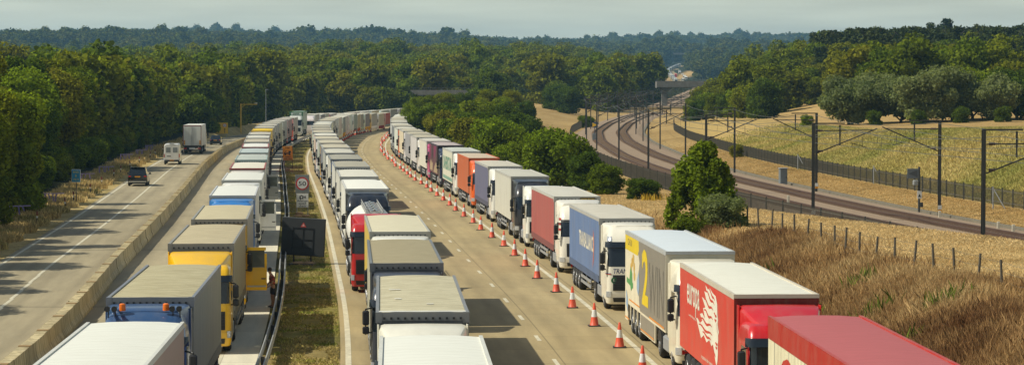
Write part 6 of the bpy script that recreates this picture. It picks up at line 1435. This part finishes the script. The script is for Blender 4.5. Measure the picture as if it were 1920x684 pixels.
for D in np.arange(112, 430, 6.5):
    p = along(C, float(D), (-32.0 if D < 205 else -33.2) - random.uniform(0, 1.8)); k_ += 1
    plant(p.x, p.y, BU[k_ % 3], random.uniform(.38, .68), 'low leafy shrub at the foot of the trees along the left verge', 'shrubs along the foot of the left wood', 'bush', 'bush', [LF['mixed'], LF['dark'], LF['bright']][k_ % 3], .85)
for px, D, lb in ((690, 726, 'tree beside the left end of the slim dark bridge'), (725, 724, 'tree half hiding the slim dark bridge'), (752, 727, 'tree closest to the visible span of the slim dark bridge'), (897, 727, 'tree at the right end of the slim dark bridge'), (912, 731, 'tree standing just right of the slim dark bridge'), (930, 728, 'taller tree second to the right of the slim dark bridge')):
    plant(px_x(px, D), D, MI[px % 4], 1.05, lb, 'trees around the slim dark bridge', 'broadleaf_tree', 'tree', LF['mixed'])
for px, D, sc, mt_, lb in ((1512, 385, .32, 'bright', 'little green bush on the edge of the tan field'), (1382, 330, .3, 'mixed', 'small bush on the grassy bank left of the field'), (1640, 388, .4, 'dark', 'dark undergrowth bush under the left willows'), (1722, 384, .4, 'dark', 'dark undergrowth bush under the middle willows'), (1800, 386, .45, 'dark', 'dark undergrowth bush under the right willows'), (1880, 386, .42, 'dark', 'dark undergrowth bush below the end of the willow row')):
    plant(px_x(px, D), D, BU[px % 3], sc, lb, 'small bushes on the railway bank', 'bush', 'bush', LF[mt_])

# --- woods: jittered scatter, nearest ones as single trees, the rest as one mass per wood
def scatter(y0, y1, sp, wid):
    X = []; y = y0
    while y < y1:
        half = wid * y + 14; n = int(2 * half / sp) + 1
        x = -half + (np.arange(n) + rng.uniform(-.38, .38, n)) * sp; X.append(np.stack([x, y + rng.uniform(-.4, .4, n) * sp], 1)); y += sp
    return np.concatenate(X)
def allowed(P, rad):
    x, y = P[:, 0], P[:, 1]; o = x - C(y); r = x - RL(y); tn = x / np.maximum(y, 1)
    lim = np.where((y > 728) & (y < 1100), -8.0, np.where((y < 205) | (y > 480), -31.3, -36.0)); ok = ~((o > lim - rad * .35) & (o < 9 + rad) & (y < 3500))
    left = (o < 0); mid = (o > 0) & (r < 0); right = r > 0
    ok &= ~(mid & ((y < 580) | ((r > -46) & (y < 800)) | (r > -11 - rad * .3)))
    ok &= ~(mid & (y > 980) & (y < 2350) & ((x + 6.5) / np.maximum(y, 1) > .0605))
    ok &= ~((r > -11) & (r < 15) & (y < 2400))
    ok &= ~(right & (y < 560)) | (right & (y > 440) & (tn > .127))
    ok &= ~(right & ((x - 5.5) / np.maximum(y, 1) < np.interp(y, [560, 640, 800, 1100, 2300], [.0765, .077, .0785, .079, .078])) & (y < 2300))
    ok &= ~((np.abs(x + 23) < 15) & (y > 690) & (y < 752))
    ok &= ~(right & (tn > .1025) & (tn < .127) & (y < 560))
    _, ff = ground_colour(x, y); ok &= ~ff
    ok &= ~((y > 2200) & (np.abs(noise2(x, y, 0.004, 9)) > 1.25))
    for h_ in HOUSES: hx = px_x(h_[0], h_[1]); ok &= ~((np.abs(x - hx) < 12) & (y > h_[1] - 45) & (y < h_[1] + 14))
    return ok
P = np.concatenate([scatter(92, 560, 7.2, .232), scatter(560, 1000, 9.4, .232)]); P = P[allowed(P, 3.5)]
o_ = P[:, 0] - C(P[:, 1]); P = P[(P[:, 1] > 110) | (o_ < -31)]
extra = np.array([(float(C(d)) - (31.6 if (d < 205 or d > 470) else 36.5) - rng.uniform(0, 2.2), d) for d in np.arange(104, 560, 5.6)])      # a ragged front row along the left verge
P = np.concatenate([P, extra]); P = P[np.argsort(P[:, 1])]
npine = 0; single = 0; rest = []; rest_pine = []; src = {'MI': [], 'PI': []}
for x, y in P:
    r = x - float(RL(y)); tn = x / y; H = (rng.uniform(.62, 1.1) if rng.random() < .78 else rng.uniform(1.15, 1.4)) * (1.0 if y < 560 else .86 if (r > 14 and y < 680) else 1.22)
    if y < 330: H = min(H, 1.08)
    if r > 14: H = min(H, 1.2)
    pine = r > 30 and y > 650 and tn > .116 and rng.random() < .85
    if (single < 285 and not pine):
        o = x - float(C(y)); hi = y < 330; pr = HI[rng.integers(5)] if hi else MI[rng.integers(4)]
        u = rng.random(); mt_ = LF['mixed'] if u < .5 else LF['dark'] if u < .7 else LF['yellow'] if u < .85 else LF['bright']
        tone = {LF['mixed'].name: 'olive green', LF['dark'].name: 'dark green', LF['yellow'].name: 'yellowish green', LF['bright'].name: 'fresh green'}[mt_.name]
        if o < -20:
            where = 'edging the left wood by the blue sign' if y < 235 and o > -38 else 'edging the left wood behind the van' if y < 400 and o > -39 else 'edging the left wood past the yellow sign' if o > -39 else 'deep in the left wood, level with the blue sign' if y < 300 else 'deep in the left wood, far beyond the van'
            g = 'trees of the wood on the left'
        elif r < 0: where = 'in the wood between the motorway and the railway'; g = 'trees of the wood in the middle'
        else: where = 'in the wood right of the railway'; g = 'trees of the wood on the right'
        sc = H * (1.0 if o < -36 or o > 0 else .86) * (.8 if o < -37 and y < 260 else 1)
        cobj = plant(x, y, pr, sc, f'{tone} broadleaf tree {where}', g, 'broadleaf_tree', 'tree', mt_)
        if not hi and len(src['MI']) < 4 and pr[0].name not in [q.data.name for q in src['MI']]: src['MI'].append(cobj)
        single += 1
    elif pine and npine < 130:
        j = rng.integers(3); side = 'on the hill crest' if y > 820 else 'on the lower hillside'
        cobj = plant(x, y, PI_[j], min(H, 1.2) * .94, f'dark pine tree {side} right of the railway, above the willows', 'pine trees of the wooded hill', 'pine_tree', 'tree')
        if len(src['PI']) < 3 and PI_[j][0].name not in [q.data.name for q in src['PI']]: src['PI'].append(cobj)
        npine += 1
    else: (rest_pine if pine else rest).append((x, y, H))
P2 = scatter(1000, 1750, 11.0, .225); P2 = P2[allowed(P2, 4)]
for x, y in P2: (rest_pine if (x / y > .13 and y < 1150) else rest).append((x, y, rng.uniform(.8, 1.25) if rng.random() < .8 else rng.uniform(1.4, 1.9)))
far = []
for (a_, c_, sp, s0) in ((1750, 3300, 12.5, 1.4), (3300, 6700, 22, 2.1)):
    P3 = scatter(a_, c_, sp, .222); P3 = P3[allowed(P3, 6)]
    for x, y in P3: far.append((x, y, s0 * rng.uniform(.75, 1.25) * (1.35 if rng.random() < .03 else 1)))
# a few single far trees that stand out on the skyline
src['LO'] = []
for k, (px, D, sc, lb) in enumerate(((860, 3600, 2.2, 'lone taller tree poking above the far skyline, left of centre'), (1300, 3300, 2.4, 'tall rounded tree group on the skyline behind the far motorway'), (418, 4300, 2.3, 'dark pointed tree on the left part of the skyline'))):
    src['LO'].append(plant(px_x(px, D), D, LO[k], sc, lb, 'single trees on the skyline', 'broadleaf_tree', 'tree', None, 1.15))

def wood(name, pts, sources, label):
    me = bpy.data.meshes.new(name); pts = np.array(pts); z = terr(pts[:, 0], pts[:, 1]) - .3
    me.from_pydata(np.stack([pts[:, 0], pts[:, 1], z], 1).tolist(), [], [])
    a_ = me.attributes.new('tree_size', 'FLOAT', 'POINT'); a_.data.foreach_set('value', pts[:, 2].astype(np.float32))
    a_ = me.attributes.new('turn', 'FLOAT_VECTOR', 'POINT'); tv = np.zeros((len(pts), 3), np.float32); tv[:, 2] = rng.uniform(0, 6.28, len(pts)); a_.data.foreach_set('vector', tv.ravel())
    a_ = me.attributes.new('pick', 'INT', 'POINT'); a_.data.foreach_set('value', rng.integers(0, len(sources), len(pts)).astype(np.int32))
    o = put(name, me); tag(o, label, None, None, 'stuff')
    ng = bpy.data.node_groups.new(name, 'GeometryNodeTree'); ng.interface.new_socket('Geometry', in_out='INPUT', socket_type='NodeSocketGeometry'); ng.interface.new_socket('Geometry', in_out='OUTPUT', socket_type='NodeSocketGeometry')
    N = ng.nodes.new; L = ng.links.new; gi = N('NodeGroupInput'); go = N('NodeGroupOutput'); ip = N('GeometryNodeInstanceOnPoints'); jn = N('GeometryNodeJoinGeometry')
    for s_ in reversed(sources):
        oi = N('GeometryNodeObjectInfo'); oi.inputs['Object'].default_value = s_; oi.inputs['As Instance'].default_value = True; oi.transform_space = 'ORIGINAL'; L(oi.outputs['Geometry'], jn.inputs[0])
    def at_(n_, t_): q = N('GeometryNodeInputNamedAttribute'); q.data_type = t_; q.inputs['Name'].default_value = n_; return q
    L(gi.outputs[0], ip.inputs['Points']); L(jn.outputs[0], ip.inputs['Instance']); ip.inputs['Pick Instance'].default_value = True
    L(at_('pick', 'INT').outputs[0], ip.inputs['Instance Index']); L(at_('turn', 'FLOAT_VECTOR').outputs[0], ip.inputs['Rotation']); L(at_('tree_size', 'FLOAT').outputs[0], ip.inputs['Scale'])
    L(ip.outputs[0], go.inputs[0]); md = o.modifiers.new('wood', 'NODES'); md.node_group = ng
    return o
wood('woodland', rest, src['MI'], 'broad mass of green woodland covering the middle distance')
if rest_pine: wood('pine_wood', rest_pine, src['PI'], 'dark mass of pines behind the first pines of the hill')
wood('distant_woodland', far, src['LO'], 'hazy blue green woodland rolling over the far hills')

# ------------------------------------------------------------------ grasses and weeds
def blades(name, P, h, wd, mat, lean=.25, seed=1):
    r_ = np.random.default_rng(seed); n = len(P); z = terr(P[:, 0], P[:, 1]); a = r_.uniform(0, 6.28, n); hh = h * r_.uniform(.5, 1.2, n); w_ = wd * r_.uniform(.6, 1.4, n)
    dx, dy = np.cos(a) * w_ / 2, np.sin(a) * w_ / 2; lx, ly = r_.normal(0, lean, n) * hh, r_.normal(0, lean, n) * hh
    B = np.stack([P[:, 0], P[:, 1], z - .04], 1); v0 = B + np.stack([-dx, -dy, 0 * dx], 1); v1 = B + np.stack([dx, dy, 0 * dx], 1)
    m1 = B + np.stack([dx * .8 + lx * .4, dy * .8 + ly * .4, hh * .6], 1); m0 = B + np.stack([-dx * .8 + lx * .4, -dy * .8 + ly * .4, hh * .6], 1); t = B + np.stack([lx, ly, hh], 1)
    V = np.stack([v0, v1, m1, t, m0], 1).reshape(-1, 3); f = (np.arange(n)[:, None] * 5 + np.arange(5)[None, :])
    return np_mesh(name, V, f.tolist(), mat)
def grass_mat(name, ca, cb, cc_, scale=.16):
    m = bpy.data.materials.new(name); m.use_nodes = True; nt = m.node_tree; nt.nodes.clear(); L = nt.links.new
    out = nt.nodes.new('ShaderNodeOutputMaterial'); tc_ = nd(nt, 'ShaderNodeTexCoord'); ge = nd(nt, 'ShaderNodeNewGeometry')
    nz = nd(nt, 'ShaderNodeTexNoise', i_Scale=scale, i_Detail=5.0, i_Roughness=.6); L(tc_.outputs['Object'], nz.inputs['Vector'])
    cr = nd(nt, 'ShaderNodeValToRGB'); e = cr.color_ramp.elements; e.new(.5)
    for i, (p_, c_) in enumerate(((.36, ca), (.5, cb), (.64, cc_))): e[i].position = p_; e[i].color = (*lin(c_), 1)
    L(nz.outputs[0], cr.inputs[0]); mr = nd(nt, 'ShaderNodeMapRange', i_1=0, i_2=1, i_3=.62, i_4=1.38); L(ge.outputs['Random Per Island'], mr.inputs[0])
    mul = nd(nt, 'ShaderNodeVectorMath', operation='SCALE'); L(cr.outputs[0], mul.inputs[0]); L(mr.outputs[0], mul.inputs['Scale'])
    df = nd(nt, 'ShaderNodeBsdfDiffuse'); tr = nd(nt, 'ShaderNodeBsdfTranslucent'); ms = nd(nt, 'ShaderNodeMixShader', i_0=.3)
    L(mul.outputs[0], df.inputs[0]); L(mul.outputs[0], tr.inputs[0]); L(df.outputs[0], ms.inputs[1]); L(tr.outputs[0], ms.inputs[2]); L(ms.outputs[0], out.inputs[0]); return m
def region(n, x0, x1, y0, y1, cond):
    out = []; k = 0
    while k < n:
        q = np.stack([rng.uniform(x0, x1, 60000), y1 - (y1 - y0) * np.sqrt(rng.uniform(0, 1, 60000))], 1); q = q[np.abs(q[:, 0]) < .215 * q[:, 1] + 4]
        q = q[cond(q[:, 0] - C(q[:, 1]), q[:, 0] - RL(q[:, 1]), q[:, 0], q[:, 1])]; out.append(q); k += len(q)
        if len(out) > 60: break
    return np.concatenate(out)[:n]
def stuff(name, me, label): tag(put(name, me), label, None, None, 'stuff')
G1 = grass_mat('dry_weeds', (128, 94, 62), (176, 144, 98), (212, 186, 134), .12)
Q = region(170000, -4, 42, 62, 235, lambda o, r, x, y: (o > 8.0) & (o + rng.normal(0, 1.3, len(o)) < 14.6 - np.clip((y - 110) / 16, 0, 5.5) + 1.2 * np.sin(y * .21) + .8 * np.sin(y * .53)) & (r < -8)); stuff('dry_weeds', blades('dry_weeds', Q, .55, .034, G1, .28, 3), 'tall brown and russet dried weeds covering the embankment above the hard shoulder')
G2 = grass_mat('straw_grass', (212, 182, 126), (226, 200, 146), (194, 164, 110), .2)
Q = region(120000, 0, 60, 62, 300, lambda o, r, x, y: (o > 12.5 - np.clip((y - 110) / 16, 0, 5)) & (r < -7.6)); stuff('dry_grass', blades('dry_grass', Q, .13, .032, G2, .8, 4), 'short straw coloured grass on the mound by the wooden fence')
G3 = grass_mat('bank_grass', (148, 150, 80), (178, 166, 100), (200, 180, 120), .06)
Q = region(90000, 20, 80, 150, 420, lambda o, r, x, y: (r > 12.9) & (r < 30)); stuff('bank_grass', blades('bank_grass', Q, .32, .09, G3, .45, 5), 'mixed green and straw grass on the railway bank')
G4 = grass_mat('verge_grass', (176, 152, 98), (212, 188, 132), (146, 138, 82), .12)
Q = region(26000, -90, -20, 120, 460, lambda o, r, x, y: (o < -28.2 - .5 * np.sin(y * .7)) & (o > -31.5)); stuff('verge_grass', blades('verge_grass', Q, .55, .10, G4, .3, 6), 'dry pale grass along the left verge under the trees')
G5 = grass_mat('median_grass', (150, 152, 70), (184, 164, 108), (128, 138, 58), .35)
Q = region(42000, -50, 10, 60, 420, lambda o, r, x, y: (o > -10.5) & (o < -8.05) & (np.sin(x * 2.1 + y * .43) * np.sin(y * .61 - x) > -.55)); stuff('median_grass', blades('median_grass', Q, .13, .07, G5, .6, 7), 'patchy green and brown grass on the central reserve')
G6 = grass_mat('mown_grass', (176, 148, 94), (206, 176, 120), (188, 156, 100), .25)
Q = region(80000, 10, 60, 150, 420, lambda o, r, x, y: (r > 6.9) & (r < 12.3)); stuff('mown_grass', blades('mown_grass', Q, .12, .045, G6, .7, 11), 'short parched grass between the far track and the boundary fence')
q = np.concatenate([np.array([(float(C(d)) + o_, d)]) + rng.normal(0, .35, (60, 2)) for d, o_ in ((101, 10.2), (96, 12), (110, 9.5), (118, 11), (92, 13.5), (128, 10), (104, 13), (88, 11))])
stuff('green_weeds', blades('green_weeds', q, .8, .1, grass_mat('green_weed', (90, 104, 40), (110, 122, 50), (84, 96, 38)), .25, 12), 'scattered green weeds among the brown ones')
# ragwort flowers by the gorse bush
q = np.array([(px_x(1222, 203) + rng.normal(0, .7), 203 + rng.normal(0, .7)) for _ in range(70)])
stuff('yellow_flowers', blades('yellow_flowers', q, .62, .08, plain('ragwort_yellow', (.5, .33, .02), .7), .2, 8), 'cluster of yellow wild flowers beside the small gorse bush')

# ------------------------------------------------------------------ air: an even summer haze
hm = bpy.data.materials.new('haze'); hm.use_nodes = True; hn = hm.node_tree; hn.nodes.clear()
ho = hn.nodes.new('ShaderNodeOutputMaterial'); pv = hn.nodes.new('ShaderNodeVolumePrincipled')
pv.inputs['Color'].default_value = (.34, .68, 1.0, 1); pv.inputs['Density'].default_value = 0.000085; pv.inputs['Anisotropy'].default_value = 0.25
hn.links.new(pv.outputs[0], ho.inputs['Volume'])
b = MB(); b.box(-5400, 5400, -200, 9200, -14, 190); tag(put('haze', b.me('haze', hm)), 'thin summer haze over the whole valley', None, None, 'stuff')
